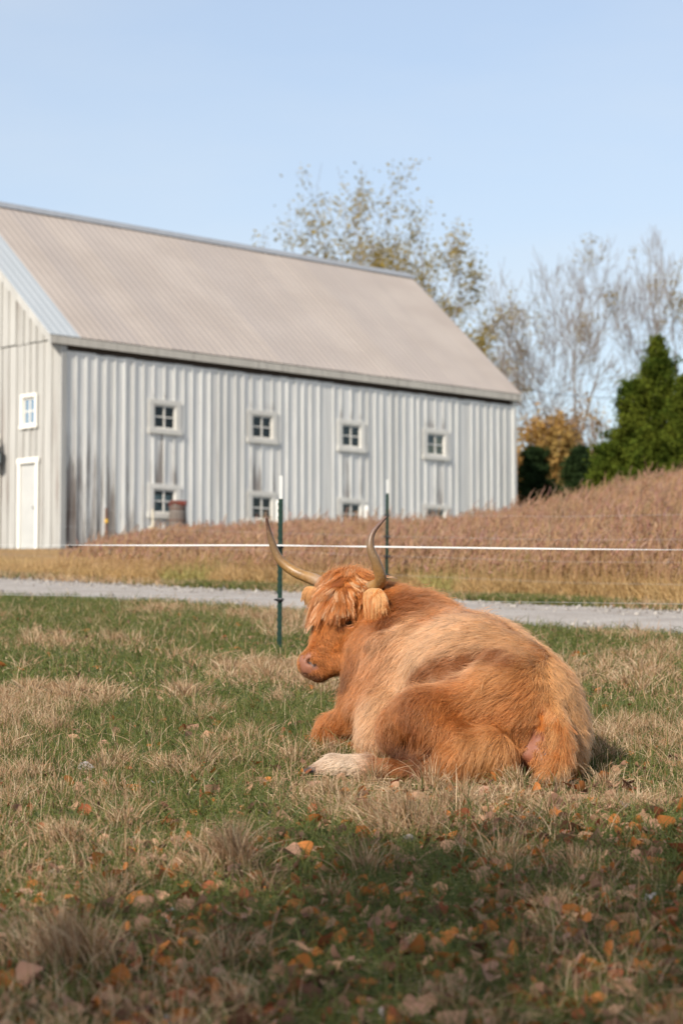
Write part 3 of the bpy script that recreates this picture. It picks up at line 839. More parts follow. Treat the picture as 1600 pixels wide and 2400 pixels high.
# --- coat colours (pigment, with some shade and sheen painted in) and flow of the hair at places on the coat
PALE, BLOND, GING, DEEP, DARK, SKIN, PINK = (.67, .39, .20), (.56, .275, .10), (.46, .155, .040), (.25, .078, .023), (.10, .036, .017), (.42, .13, .035), (.25, .10, .058)
colpts = [(1060, 1495, PALE, .17), (1120, 1495, PALE, .10), (960, 1500, PALE, .12), (940, 1600, PALE, .12), (880, 1690, PALE, .09), (1000, 1560, PALE, .06), (1170, 1500, BLOND, .12), (1280, 1590, BLOND, .10), (1340, 1680, BLOND, .12), (1160, 1610, BLOND, .07),  # back is bleached hair, with its sunlit sheen painted in as well
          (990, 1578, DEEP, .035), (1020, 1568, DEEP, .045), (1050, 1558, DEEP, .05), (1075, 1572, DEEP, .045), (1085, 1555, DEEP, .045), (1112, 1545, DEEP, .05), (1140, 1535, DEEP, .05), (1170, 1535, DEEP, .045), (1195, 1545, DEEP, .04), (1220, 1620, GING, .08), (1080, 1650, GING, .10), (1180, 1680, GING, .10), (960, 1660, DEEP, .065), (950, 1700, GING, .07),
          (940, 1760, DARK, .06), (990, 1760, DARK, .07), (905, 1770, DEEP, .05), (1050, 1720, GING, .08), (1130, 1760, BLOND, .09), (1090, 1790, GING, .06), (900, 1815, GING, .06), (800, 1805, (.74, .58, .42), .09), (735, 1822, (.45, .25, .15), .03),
          (930, 1420, DEEP, .05), (960, 1425, DEEP, .06), (905, 1455, DEEP, .05), (1010, 1450, GING, .05), (905, 1530, GING, .07), (870, 1590, GING, .06), (845, 1600, GING, .05), (790, 1690, GING, .10), (745, 1740, GING, .06), (800, 1735, DEEP, .04),  # the DEEP neck tones stand for the head's cast shadow
          (850, 1500, GING, .06), (830, 1550, DEEP, .05), (780, 1500, GING, .06), (740, 1510, GING, .05), (715, 1528, BLOND, .02), (810, 1592, DARK, .035), (712, 1580, DARK, .010), (722, 1584, DARK, .010), (734, 1587, DARK, .011), (746, 1590, DARK, .012), (760, 1592, DARK, .013), (776, 1593, DARK, .016), (792, 1592, DARK, .018), (1320, 1760, GING, .06), (1300, 1810, BLOND, .05)]  # DARK under the jaw stands for the shade there
colC = [hit(a, b) for a, b, _, _ in colpts]; colV = [c for _, _, c, _ in colpts]; colS = [s for *_, s in colpts]
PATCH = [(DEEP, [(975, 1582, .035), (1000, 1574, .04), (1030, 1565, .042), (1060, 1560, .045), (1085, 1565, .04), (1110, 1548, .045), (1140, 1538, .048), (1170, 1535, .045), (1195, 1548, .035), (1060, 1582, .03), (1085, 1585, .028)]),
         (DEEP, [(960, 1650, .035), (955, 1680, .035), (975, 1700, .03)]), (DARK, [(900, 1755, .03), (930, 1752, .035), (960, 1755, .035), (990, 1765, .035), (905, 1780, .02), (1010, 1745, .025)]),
         (DEEP, [(925, 1405, .04), (910, 1435, .035), (905, 1465, .03), (950, 1415, .035)]), (DARK, [(800, 1462, .016), (812, 1458, .016), (826, 1456, .014), (838, 1460, .010)])]  # neck and eye surround darkened for the shade of head and fringe
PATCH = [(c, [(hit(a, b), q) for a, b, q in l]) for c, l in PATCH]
def coat_colour(P):
    col = gauss_field(P, colC, colV, colS, GING, .12); nz = .25*(fbm(P@CR*28, P@CU*28, 83, 2)-.5)
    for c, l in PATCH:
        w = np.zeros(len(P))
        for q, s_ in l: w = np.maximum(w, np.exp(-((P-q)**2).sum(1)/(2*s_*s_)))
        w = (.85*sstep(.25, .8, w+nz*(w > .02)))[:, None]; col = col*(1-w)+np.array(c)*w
    return col

flow = [(1100, 1480, -.9, .25), (1000, 1470, -.85, .45), (960, 1520, -.75, .65), (900, 1500, -.6, .8), (870, 1580, -.5, .85), (930, 1600, -.55, .85), (880, 1690, -.3, .95), (860, 1760, -.25, .95), (1050, 1560, -.95, .2), (1120, 1545, -.95, .25),
        (1160, 1600, -.97, .2), (1060, 1620, -.9, .35), (980, 1640, -.5, .85), (960, 1680, -.1, 1), (1000, 1720, -.4, .9), (950, 1770, -.2, 1), (1100, 1680, -.85, .45), (1180, 1660, -.85, .45), (1200, 1700, -.75, .65), (1150, 1740, -.6, .8), (1100, 1790, -.45, .9),
        (1180, 1790, -.4, .9), (1220, 1600, -.8, .4), (1250, 1640, -.6, .7), (1200, 1520, -.6, .5), (1300, 1640, .35, .9), (1340, 1690, .4, .9), (1350, 1760, .3, .95), (1310, 1740, -.1, 1), (1300, 1800, -.4, .9), (1375, 1740, .25, .95),
        (930, 1420, .75, .55), (980, 1440, .8, .6), (910, 1480, .3, .95), (850, 1520, .1, 1), (840, 1570, .0, 1), (780, 1500, .35, .9), (740, 1500, .3, .95), (770, 1550, .6, .75), (800, 1460, .15, 1), (745, 1540, .5, .6),
        (820, 1680, -.8, .6), (770, 1710, -.7, .7), (750, 1745, -.1, 1), (900, 1815, -.8, .4), (800, 1800, -.9, .2), (1000, 1810, -.7, .7)]
fC, fV = [], []
for a, b, dx, dy in flow:
    fC.append(hit(a, b)); fV.append(dx*CR-dy*CU)
HEADING = np.array([-.64, .77, .05])
def coat_flow(P): return gauss_field(P, fC, fV, [.075]*len(fC), -HEADING*.4+np.array([0, 0, -.9]), .03)

lenpts = [(1100, 1480, .06, .2), (950, 1540, .08, .1), (880, 1680, .09, .1), (1050, 1560, .07, .08), (1150, 1700, .10, .1), (1120, 1770, .13, .1), (1180, 1780, .12, .06), (960, 1760, .055, .08), (1000, 1680, .06, .08),
          (780, 1500, .022, .05), (740, 1520, .014, .04), (712, 1552, .001, .035), (718, 1565, .002, .03), (840, 1520, .04, .05), (830, 1570, .045, .05), (760, 1575, .012, .03), (800, 1803, .012, .05), (740, 1818, .004, .03), (900, 1812, .05, .04), (770, 1715, .04, .06),
          (1248, 1750, .006, .028), (1235, 1780, .006, .030), (1265, 1700, .010, .018), (1272, 1668, .014, .016), (1262, 1725, .006, .020), (1225, 1805, .008, .02), (1330, 1740, .11, .05), (1305, 1800, .12, .05), (1350, 1700, .045, .07), (1370, 1750, .045, .05), (930, 1425, .09, .06), (815, 1458, .003, .018), (1280, 1760, .006, .015)]
lC = [hit(a, b) for a, b, _, _ in lenpts]; lV = [(l,) for _, _, l, _ in lenpts]; lS = [s for *_, s in lenpts]
def coat_len(P): return gauss_field(P, lC, lV, lS, (.065,), .08)[:, 0]

# --- skin: one continuous mesh
headc0 = at(770, 1500, 11.8)
me_o = mesh_obj('body', CV-COWB, CFc, None, cow, smooth=True)
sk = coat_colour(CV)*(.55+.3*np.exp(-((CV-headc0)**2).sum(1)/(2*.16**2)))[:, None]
mz = [(703, 1543, .030), (712, 1556, .032), (722, 1538, .022), (740, 1563, .022), (712, 1571, .026), (728, 1572, .018)]
w = np.zeros(len(CV))
for a, b, s in mz: w = np.maximum(w, np.exp(-((CV-hit(a, b))**2).sum(1)/(2*s*s)*1.2))
w = sstep(.35, .7, w)[:, None]; sk = sk*(1-w)+np.array(PINK)*w
def paint(px, py, colr, s, k=1.0, lo_=.35, hi_=.7):
    global sk
    w = np.exp(-((CV-hit(px, py))**2).sum(1)/(2*s*s)); w = (k*sstep(lo_, hi_, w))[:, None]; sk = sk*(1-w)+np.array(colr)*w
for a, b in ((1248, 1750), (1235, 1782), (1262, 1725), (1225, 1803)): paint(a, b, (.20, .062, .028), .032)
for a, b in ((1273, 1660), (1272, 1680), (1268, 1700)): paint(a, b, (.42, .125, .012), .026)
for a, b in ((1283, 1738), (1280, 1752), (1274, 1768), (1266, 1786)): paint(a, b, (.05, .016, .012), .011)
paint(727, 1552, (.010, .005, .004), .017, 1, .45, .75); paint(736, 1559, (.010, .005, .004), .015, 1, .45, .75)
for a, b in ((716, 1580), (728, 1584), (742, 1587), (757, 1590), (772, 1590), (786, 1588)): paint(a, b, (.03, .014, .01), .008, .9, .4, .7)
for a, b in ((735, 1822), (745, 1826)): paint(a, b, (.22, .14, .10), .022)
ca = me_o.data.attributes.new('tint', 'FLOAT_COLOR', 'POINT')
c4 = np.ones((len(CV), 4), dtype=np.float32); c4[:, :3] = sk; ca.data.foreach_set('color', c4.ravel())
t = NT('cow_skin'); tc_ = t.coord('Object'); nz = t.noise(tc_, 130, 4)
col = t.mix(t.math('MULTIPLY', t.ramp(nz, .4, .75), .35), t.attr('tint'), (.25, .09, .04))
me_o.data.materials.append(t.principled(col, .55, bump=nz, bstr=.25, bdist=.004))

# --- coat strands
def sample_surface(V_, F_, n, weight=None):
    t0, t1, t2 = V_[F_[:, 0]], V_[F_[:, 1]], V_[F_[:, 2]]
    ar = np.linalg.norm(np.cross(t1-t0, V_[F_[:, 3]]-t0), axis=1)+1e-12
    if weight is not None: ar = ar*weight(V_[F_].mean(1))
    k = rng.choice(len(F_), n, p=ar/ar.sum()); a, b = rng.random((n, 1)), rng.random((n, 1))
    q = V_[F_[k]]
    return q[:, 0]*(1-a)*(1-b)+q[:, 1]*a*(1-b)+q[:, 2]*a*b+q[:, 3]*(1-a)*b

def grow(R, L, flowf, K=7, lift=.30, jit=.18, keep=.004, curl=0.0, gravity=0.0):
    N = len(R); pts = np.zeros((N, K, 3)); p = R.copy(); pts[:, 0] = p
    st = (L/(K-1))[:, None]
    flat = np.clip(np.asarray(L)/.045, .22, 1)[:, None]
    jt = rng.normal(0, jit, (N, 3))*flat; ph = rng.uniform(0, 6.28, N)
    for j in range(1, K):
        n = sgrad(p); f = flowf(p); f = f-(f*n).sum(1, keepdims=True)*n; f /= np.linalg.norm(f, axis=1, keepdims=True)+1e-9
        sd = np.cross(n, f)
        d = f+n*lift*flat*(1.25-j/(K-1))+jt+sd*(curl*np.sin(ph+j*1.3))[:, None]; d[:, 2] -= gravity*j/(K-1)
        d /= np.linalg.norm(d, axis=1, keepdims=True); p = p+d*st
        dist = trilin(p); push = np.maximum(keep*(1+j*.3)-dist, 0)
        p = p+sgrad(p)*push[:, None]
        g_ = ground(p[:, 0], p[:, 1])+.006; p[:, 2] = np.maximum(p[:, 2], g_)
        pts[:, j] = p
    return pts
def clump(pts, ng, s0=.55, s1=.9, power=1.0, wob=.0, scale=None):
    N, K = pts.shape[:2]; gi = rng.choice(N, ng, replace=False)
    kd = kdtree.KDTree(ng)
    for i, g in enumerate(gi): kd.insert(pts[g, 0], i)
    kd.balance()
    own = np.array([kd.find(p)[1] for p in pts[:, 0]]); G = pts[gi][own]
    off = pts[:, :1]-G[:, :1]
    tt = (np.arange(K)/(K-1))[None, :, None]**power
    strength = rng.uniform(s0, s1, (ng, 1, 1))[own]
    tgt = G+off*(1-.85*tt)
    w_ = strength*tt**.6
    if scale is not None: w_ = w_*scale[:, None, None]
    return pts*(1-w_)+tgt*w_+rng.normal(0, wob, pts.shape)*tt, own

HAIR = hair_mat('cow_hair')
def hair_radius(N, K, r, tip=.25, var=.3):
    tt = np.arange(K)/(K-1)
    return r*(1-(1-tip)*tt**1.5)[None]*rng.uniform(1-var, 1+var, (N, 1))
NB = 170000
headc = at(790, 1460, 11.85)
R = sample_surface(CV, CFc, NB, lambda P: 1.0+3.5*np.exp(-((P-headc)**2).sum(1)/(2*.16**2)))
gap = ground(R[:, 0], R[:, 1]); R = R[R[:, 2] > gap+.03]
L = coat_len(R)*rng.uniform(.65, 1.25, len(R))
kp = L > .006
for a, b, s in [(704, 1543, .030), (712, 1556, .034), (722, 1540, .022), (738, 1562, .022), (712, 1570, .028), (726, 1556, .026)]: kp &= np.linalg.norm(R-hit(a, b), axis=1) > s*.72
for a, b, s in [(817, 1459, .030), (1218, 1808, .022), (1228, 1792, .026), (1238, 1770, .026), (1248, 1748, .024), (1257, 1726, .022), (1265, 1702, .020), (1271, 1678, .017), (1274, 1655, .013)]: kp &= np.linalg.norm(R-hit(a, b), axis=1) > s
R, L = R[kp], L[kp]
pts = grow(R, L, coat_flow, 7, .30, .20, curl=.12, gravity=.15)
pts, own = clump(pts, 5200, .14, .55, wob=.0010, scale=np.clip((L-.015)/.05, .05, 1))
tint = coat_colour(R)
cl = rng.normal(0, .14, 5200)[own]
tint = tint*(1+cl[:, None]+rng.normal(0, .13, (len(R), 1)))
tint = np.clip(tint*(1-.25*rng.random((len(R), 1))*(rng.random((len(R), 1)) < .25)), .01, .95)
curves_obj('coat', pts-COWB, hair_radius(len(R), 7, .00085), tint, HAIR, cow)

# long stray hairs that break the outline
R = sample_surface(CV, CFc, 16000); R = R[R[:, 2] > ground(R[:, 0], R[:, 1])+.05]; L = coat_len(R); kp = L > .04; R, L = R[kp], L[kp]*rng.uniform(1.0, 1.7, kp.sum())
pts = grow(R, L, coat_flow, 8, .55, .30, curl=.25, gravity=.30); pts, own = clump(pts, 2600, .3, .9, wob=.001)
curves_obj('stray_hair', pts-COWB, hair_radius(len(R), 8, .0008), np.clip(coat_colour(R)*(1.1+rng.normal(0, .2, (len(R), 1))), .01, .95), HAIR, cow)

# --- fringe over the forehead
poll = [at(770, 1352, 11.97), at(800, 1342, 11.97), at(832, 1340, 11.96), at(858, 1352, 11.92)]
fr_px = [(745, 1366), (775, 1352), (805, 1345), (835, 1346), (862, 1360), (800, 1375), (830, 1378), (770, 1385), (735, 1390), (850, 1390), (760, 1415), (800, 1405)]
fr_c = [hit(a, b) for a, b in fr_px]
cand = sample_surface(CV, CFc, 60000, lambda P: np.exp(-((P-headc)**2).sum(1)/(2*.13**2)))
d_ = np.min([np.linalg.norm(cand-c, axis=1) for c in fr_c], axis=0)
R = cand[d_ < .042][:9000]
ff_px = [(725, 1390, -.5, .85), (720, 1440, -.35, .95), (745, 1480, .0, 1), (760, 1400, -.3, .95), (780, 1440, -.15, 1), (800, 1360, -.1, .9), (810, 1410, .05, 1), (840, 1370, .3, .9), (850, 1410, .35, .9), (825, 1440, .1, 1), (770, 1365, -.35, .9), (790, 1470, -.1, 1), (865, 1380, .7, .8)]
ffC = [hit(a, b) for a, b, _, _ in ff_px]; ffV = [dx*CR-dy*CU for _, _, dx, dy in ff_px]
fringe_flow = lambda P: gauss_field(P, ffC, ffV, [.05]*len(ffC), -CU, .05)
hgt = (R@CU-(headc@CU))                                        # how high up the forehead a root is
xr = (R-headc)@CR
L = .70*np.clip(.10+.55*(hgt+.05), .07, .22)*rng.uniform(.6, 1.15, len(R))*(.6+.8*fbm(R@CR*45, R@CU*45, 61, 2))*np.where(xr > 0, 1-.35*sstep(.0, .08, xr), 1.05)
pts = grow(R, L, fringe_flow, 12, .42, .12, keep=.009, curl=.22, gravity=.25)
pts, own = clump(pts, 380, .5, .95, .8, wob=.0008)
eye_c = hit(817, 1459)
de = pts-eye_c; dmin = np.sqrt(((de@CR)*.8)**2+(de@CU+.006)**2).min(1); keepm = (dmin > .034) | (rng.random(len(pts)) < .03); pts, R, hgt, own = pts[keepm], R[keepm], hgt[keepm], own[keepm]
tint = np.where(rng.random((380, 1)) < .24, np.array([PALE]), np.where(rng.random((380, 1)) < .22, np.array([DEEP])*1.4, np.array([GING])*1.1))[own]*(1+rng.normal(0, .14, (len(R), 1)))+0
tint = tint*(1+rng.normal(0, .16, (380, 1))[own])
curves_obj('fringe', pts-COWB, hair_radius(len(R), 12, .0011), np.clip(tint, .02, .95), HAIR, cow)
# wisps standing on the poll
R2 = R[hgt > np.quantile(hgt, .8)][:500]
pts = grow(R2, rng.uniform(.03, .075, len(R2)), lambda P: np.tile(CU+.2*CR, (len(P), 1)), 6, 1.2, .35)
curves_obj('crest', pts-COWB, hair_radius(len(R2), 6, .0009), np.tile(GING, (len(R2), 1)), HAIR, cow)

# --- tail switch
tp = np.array([at(*q) for q in TAIL]); n = 5200
s_ = rng.uniform(.12, 1, n)*(len(tp)-1.001); i_ = s_.astype(int); f_ = (s_-i_)[:, None]
ctr = tp[i_]*(1-f_)+tp[i_+1]*f_; off = rng.normal(0, 1, (n, 3)); off /= np.linalg.norm(off, axis=1, keepdims=True)
R = ctr+off*.03; dirn = tp[i_+1]-tp[i_]; dirn /= np.linalg.norm(dirn, axis=1, keepdims=True)
K = 8; pts = np.zeros((n, K, 3)); pts[:, 0] = R; Lh = (rng.uniform(.06, .15, n)*(.6+.5*s_/4))[:, None]
nxt = np.concatenate([dirn[:1]*0, dirn[1:]])
d0 = dirn+off*rng.uniform(.2, .75, (n, 1))+rng.normal(0, .12, (n, 3)); d0 /= np.linalg.norm(d0, axis=1, keepdims=True)
p = R.copy()
for j in range(1, K):
    d = d0+np.array([-.05, -.02, -.75])*(j/K)*1.2; d /= np.linalg.norm(d, axis=1, keepdims=True)
    p = p+d*Lh/(K-1); p[:, 2] = np.maximum(p[:, 2], ground(p[:, 0], p[:, 1])+.012); pts[:, j] = p
pts, own = clump(pts, 170, .4, .9, wob=.001)
tint = np.where(rng.random((170, 1)) < .5, np.array([BLOND])*.92, np.array([GING]))[own]*(1+rng.normal(0, .13, (n, 1)))
curves_obj('tail_hair', pts-COWB, hair_radius(n, K, .0011), np.clip(tint, .02, .95), HAIR, cow)

# --- horns
def spline(P, n):
    P = np.array(P, float); m = len(P); out = []
    for q in np.linspace(0, m-1.0001, n):
        i = int(q); f = q-i; p0, p1, p2, p3 = P[max(i-1, 0)], P[i], P[min(i+1, m-1)], P[min(i+2, m-1)]
        out.append(.5*((2*p1)+(-p0+p2)*f+(2*p0-5*p1+4*p2-p3)*f*f+(-p0+3*p1-3*p2+p3)*f**3))
    return np.array(out)
t = NT('horn_keratin'); tc_ = t.coord('Object'); a_ = t.attr('along', 'Fac')
n1 = t.noise(tc_, 24, 5); n2 = t.noise(tc_, 90, 4)
c = t.mix(t.ramp(a_, .02, .25), (.30, .225, .185), (.29, .155, .048)); c = t.mix(t.ramp(a_, .35, .62), c, (.19, .115, .055)); c = t.mix(t.ramp(a_, .60, .95), c, (.13, .068, .052))
c = t.mix(t.math('MULTIPLY', t.ramp(n1, .48, .72), .6), c, (.15, .085, .04)); c = t.mix(t.math('MULTIPLY', t.ramp(n2, .5, .8), .3), c, (.55, .43, .30))
M_HORN = t.principled(c, .42, bump=n2, bstr=.12, bdist=.004)
def horn(path, r0):
    P = spline([at(*q) for q in path], 40)-COWB; a = np.linspace(0, 1, 40)
    rad = r0*(1-a**1.6*.86)*(1+.03*np.sin(a*40)*(a < .3)); rad[-1] *= .4
    mb = MB().tube(P, list(rad), 14)
    o = mb.build('horn', M_HORN, cow, smooth=True)
    at_ = o.data.attributes.new('along', 'FLOAT', 'POINT'); at_.data.foreach_set('value', np.repeat(a, 14).astype(np.float32)); return o
horn([(778, 1378, 11.99), (740, 1360, 12.06), (692, 1341, 12.12), (655, 1311, 12.14), (636, 1268, 12.13), (628, 1236, 12.11), (624, 1211, 12.08)], .0325)
horn([(842, 1386, 11.90), (872, 1378, 11.82), (892, 1360, 11.74), (882, 1322, 11.70), (868, 1284, 11.69), (874, 1248, 11.70), (906, 1210, 11.72)], .0365)

# --- ears under long hair
def ear(path, w, label=None, hn=2600, hairdir=(0.25, 1.0), hl=(.06, .15), pale=.7, lean=.015):
    P = spline([at(*q) for q in path], 12); a = np.linspace(0, 1, 12)
    rad = w*np.sin(np.pi*np.clip(.12+.84*a, 0, 1))**.7
    mb = MB()
    for i, p in enumerate(P):
        tt = P[min(i+1, 11)]-P[max(i-1, 0)]; tt /= np.linalg.norm(tt); wd = np.cross(tt, CF); wd /= np.linalg.norm(wd); th = np.cross(tt, wd)
        for k in range(10):
            an = 2*math.pi*k/10; mb.v.append(tuple(p+wd*math.cos(an)*rad[i]+th*math.sin(an)*rad[i]*.28-COWB))
    for i in range(11):
        for k in range(10): b, c = i*10+k, i*10+(k+1) % 10; mb.f.append((b, c, c+10, b+10))
    mb.f.append(tuple(range(10))); mb.f.append(tuple(range(110, 120))[::-1])
    dn_ = hairdir[0]*CR-hairdir[1]*CU
    e = mb.build('ear', simple('ear_skin', (.46, .25, .10), .9), cow, smooth=True)
    q = np.where(rng.random(hn) < .3, rng.uniform(0, 2.2, hn), rng.random(hn)**.8*11*.999); i = q.astype(int); f = (q-i)[:, None]; c = P[i]*(1-f)+P[np.minimum(i+1, 11)]*f
    an = rng.uniform(0, 2*np.pi, hn); rr = (rad[i])[:, None]; tt = P[-1]-P[0]; tt = tt/np.linalg.norm(tt); wd = np.cross(tt, CF); wd /= np.linalg.norm(wd); th = np.cross(tt, wd)
    o_ = wd*np.cos(an)[:, None]*rr+th*np.sin(an)[:, None]*rr*.28
    R = c+o_; K = 9; pts = np.zeros((hn, K, 3)); pts[:, 0] = R; p = R.copy()
    tipp = P.mean(0)+dn_*(hl[1]*1.15)
    outd = o_/(np.linalg.norm(o_, axis=1, keepdims=True)+1e-9)
    dn = hairdir[0]*CR-hairdir[1]*CU
    Lh = rng.uniform(*hl, hn)[:, None]*(1.1-.5*(q/11)[:, None])
    ph = rng.uniform(0, 6.28, (hn, 1))
    for j in range(1, K):
        s = j/(K-1); d = tt*(.55-.55*s)+outd*(.75*(1-s))-CF*lean*8*(1-s)+dn*(.35+1.1*s)+rng.normal(0, .05, (hn, 3))+CR*.13*np.sin(ph*0+s*5)
        d = d+(tipp-p)*(6.0*s); d /= np.linalg.norm(d, axis=1, keepdims=True); p = p+d*Lh/(K-1); pts[:, j] = p
    pts, own = clump(pts, 110, .4, .85, wob=.001)
    base = np.where(rng.random((110, 1)) < pale, np.array([BLOND])*1.05, np.array([GING]))[own]
    EV = np.array(mb.v)+COWB; EF = np.array([f for f in mb.f if len(f) == 4]); R3 = sample_surface(EV, EF, 2600); cc = EV.mean(0); pe = np.zeros((2600, K, 3)); pe[:, 0] = R3; p = R3.copy()
    o3 = R3-cc; o3 /= np.linalg.norm(o3, axis=1, keepdims=True)+1e-9; L3_ = rng.uniform(.6, 1.3, (2600, 1))*w*1.25
    for j in range(1, K):
        s = j/(K-1); d = o3*(.55*(1-s))+dn*(.75+.5*s)-CF*.25+tt*.2+rng.normal(0, .10, (2600, 3)); d /= np.linalg.norm(d, axis=1, keepdims=True); p = p+d*L3_/(K-1); pe[:, j] = p
    pe, own3 = clump(pe, 160, .2, .7, wob=.0008)
    tb = np.where(rng.random((160, 1)) < pale, np.array([BLOND]), np.array([GING])*1.1)[own3]*(1+rng.normal(0, .14, (2600, 1)))
    curves_obj('ear_fuzz', pe-COWB, hair_radius(2600, K, .0010), np.clip(tb, .02, .95), HAIR, e)
    curves_obj('ear_hair', pts-COWB-0, hair_radius(hn, K, .0011), np.clip(base*(1+rng.normal(0, .13, (hn, 1))), .02, .95), HAIR, e)
    return e
ear([(856, 1402, 11.76), (872, 1398, 11.64), (886, 1404, 11.56), (896, 1420, 11.52)], .044, hn=3600, hairdir=(.06, 1.0), hl=(.09, .185))
ear([(742, 1383, 12.02), (724, 1384, 12.06), (716, 1392, 12.09)], .020, hn=1800, hairdir=(-.08, 1.0), hl=(.04, .10), pale=1.0)

# --- the near hind foot ends in two dark claws
M_HOOF = simple('hoof_horn', (.085, .06, .05), .55, .25, 30)
for o_, dz_ in ((-.020, .0), (.020, .004)):
    sd = np.cross(HEADING, [0, 0, 1.0]); sd /= np.linalg.norm(sd)
    a = at(752, 1810, 10.765)+sd*o_; b = at(722, 1821, 10.80)+sd*o_; c = at(709, 1829, 10.82)+sd*o_*.7
    for q in (a, b, c): q[2] = max(q[2], gz(q[0], q[1])+.018)
    MB().tube([a-COWB, (a+b)/2-COWB, b-COWB, c-COWB], [.026, .031, .026, .012], 9).build('hoof', M_HOOF, cow, smooth=True)

# --- eyes
t = NT('eye'); M_EYE = t.principled((.012, .008, .007), .08)
h_ = hit(817, 1459); n_ = sgrad(h_[None])[0]; e1 = CR-n_*(CR@n_); e1 /= np.linalg.norm(e1); e2 = np.cross(n_, e1); e2 = e2 if e2[2] > 0 else -e2
e1, e2 = e1*math.cos(.22)+e2*math.sin(.22), e2*math.cos(.22)-e1*math.sin(.22)
c_ = h_-n_*.008
mb = MB(); base_n = 14
for r, z in [(.001, -.018), (.012, -.015), (.019, -.008), (.022, 0), (.019, .009), (.012, .017), (.001, .021)]:
    for k in range(base_n):
        a = 2*math.pi*k/base_n; mb.v.append(tuple(c_+e1*math.cos(a)*r*1.25+e2*math.sin(a)*r*.85+n_*z-COWB))
for i in range(6):
    for k in range(base_n): a, b = i*base_n+k, i*base_n+(k+1) % base_n; mb.f.append((a, b, b+base_n, a+base_n))
mb.build('eye', M_EYE, cow, smooth=True)
for nm, sg, rr in (('upper_eyelid', 1, .0075), ('lower_eyelid', -1, .0060)):
    arc = [c_+e1*math.cos(a)*.031+e2*sg*math.sin(a)*.019+n_*(.006+.012*math.sin(a)) for a in np.linspace(.05, math.pi-.05, 12)]
    MB().tube([p-COWB for p in arc], [rr*(.5+.5*math.sin(a)) for a in np.linspace(.2, math.pi-.2, 12)], 7).build(nm, simple(nm, (.05, .02, .012) if sg > 0 else (.33, .12, .03), .5), cow, smooth=True)
K = 6; n = 160; q = rng.uniform(.25, math.pi-.25, n)
R = c_+e1*(np.cos(q)*.031)[:, None]+e2*(np.sin(q)*.020)[:, None]+n_*(.008+.012*np.sin(q))[:, None]
pts = np.zeros((n, K, 3)); p = R.copy(); pts[:, 0] = p; d0 = n_*.8+e2*.1-CU*.25+e1*(np.cos(q)*.4)[:, None]+rng.normal(0, .12, (n, 3))
for j in range(1, K):
    d = d0-CU*.16*j; d /= np.linalg.norm(d, axis=1, keepdims=True); p = p+d*.0042; pts[:, j] = p
curves_obj('eyelash', pts-COWB, hair_radius(n, K, .0007), np.tile(DEEP, (n, 1)), HAIR, cow)

# ================================================================== TREES AND SHRUBS
class Tree:
    """limbs grown by forking; thick ones become the trunk mesh, fine ones the twigs"""
    def __init__(s, seed): s.r = np.random.default_rng(seed); s.th, s.fine, s.tips = [], [], []
    def limb(s, p, d, ln, rad, lvl, up=.12, fork=(2, 3), spread=.55, shrink=.72, wob=.16, minr=.012, side=True):
        r = s.r; n = 6; P = [np.array(p, float)]; d = np.array(d, float); d /= np.linalg.norm(d); R = [rad]
        for i in range(n):
            d = d+r.normal(0, wob, 3)+np.array([0, 0, up]); d /= np.linalg.norm(d); P.append(P[-1]+d*ln/n); R.append(rad*(1-.35*(i+1)/n))
            if side and lvl > 0 and i in (2, 3, 4) and r.random() < .6:
                q = r.normal(0, 1, 3); q -= d*(q@d); q /= np.linalg.norm(q)
                s.limb(P[-1], d*.6+q*.9, ln*.55, rad*.42, lvl-1, up, fork, spread, shrink, wob, minr)
        (s.th if rad > .035 else s.fine).append((P, R))
        if lvl == 0: s.tips += P[2:]; return
        for _ in range(r.integers(fork[0], fork[1]+1)):
            q = r.normal(0, 1, 3); q -= d*(q@d); q /= np.linalg.norm(q)
            s.limb(P[-1], d+q*spread*r.uniform(.5, 1.3), ln*shrink*r.uniform(.8, 1.15), R[-1]*.72, lvl-1, up, fork, spread, shrink, wob, minr)
    def fit(s, top, halfw, dx=0.0):
        """scale the grown tree to its real height and spread"""
        T = np.array(s.tips); zt = np.quantile(T[:, 2], .995); c = np.median(T[:, :2], axis=0); hw = np.quantile(np.abs(T[:, 0]-c[0]), .97)
        fz, fx = top/zt, halfw/hw
        def m(p): w = min(1, max(0, p[2]/(zt*.45))); return np.array([p[0]*fx-(c[0]*fx-dx)*w, p[1]*fx-c[1]*fx*w, p[2]*fz])
        for L_ in (s.th, s.fine):
            for P, R in L_: P[:] = [m(p) for p in P]
        s.tips = [m(p) for p in s.tips]; return s
    def build(s, base, label, bark, twigmat, leaf=None, per=0, lsz=.1, spr=.25, group=None, name='tree', cat='tree', tiprad=.0, bark_tint=(.2, .16, .13), thin=1.0, keepf=None):
        b = np.array(base); e = empty(name, b); tag(e, label, cat, group)
        m = MB()
        for P, R in s.th: m.tube(P, R, 6, cap=False)
        m.build('trunk', bark, e, smooth=True)
        if s.fine:
            A = np.array([P for P, R in s.fine]); Rr = np.array([R for P, R in s.fine])*thin
            curves_obj('twigs', A, np.maximum(Rr, .005), np.tile(bark_tint, (len(A), 1)), twigmat, e)
        if leaf and per:
            T = np.array(s.tips)
            if keepf is not None: T = T[keepf(T)]
            v, f = leaf_cloud(np.repeat(T, per, 0), spr, lsz, s.r)
            mesh_obj('crown', v, f, leaf, e)
        return e
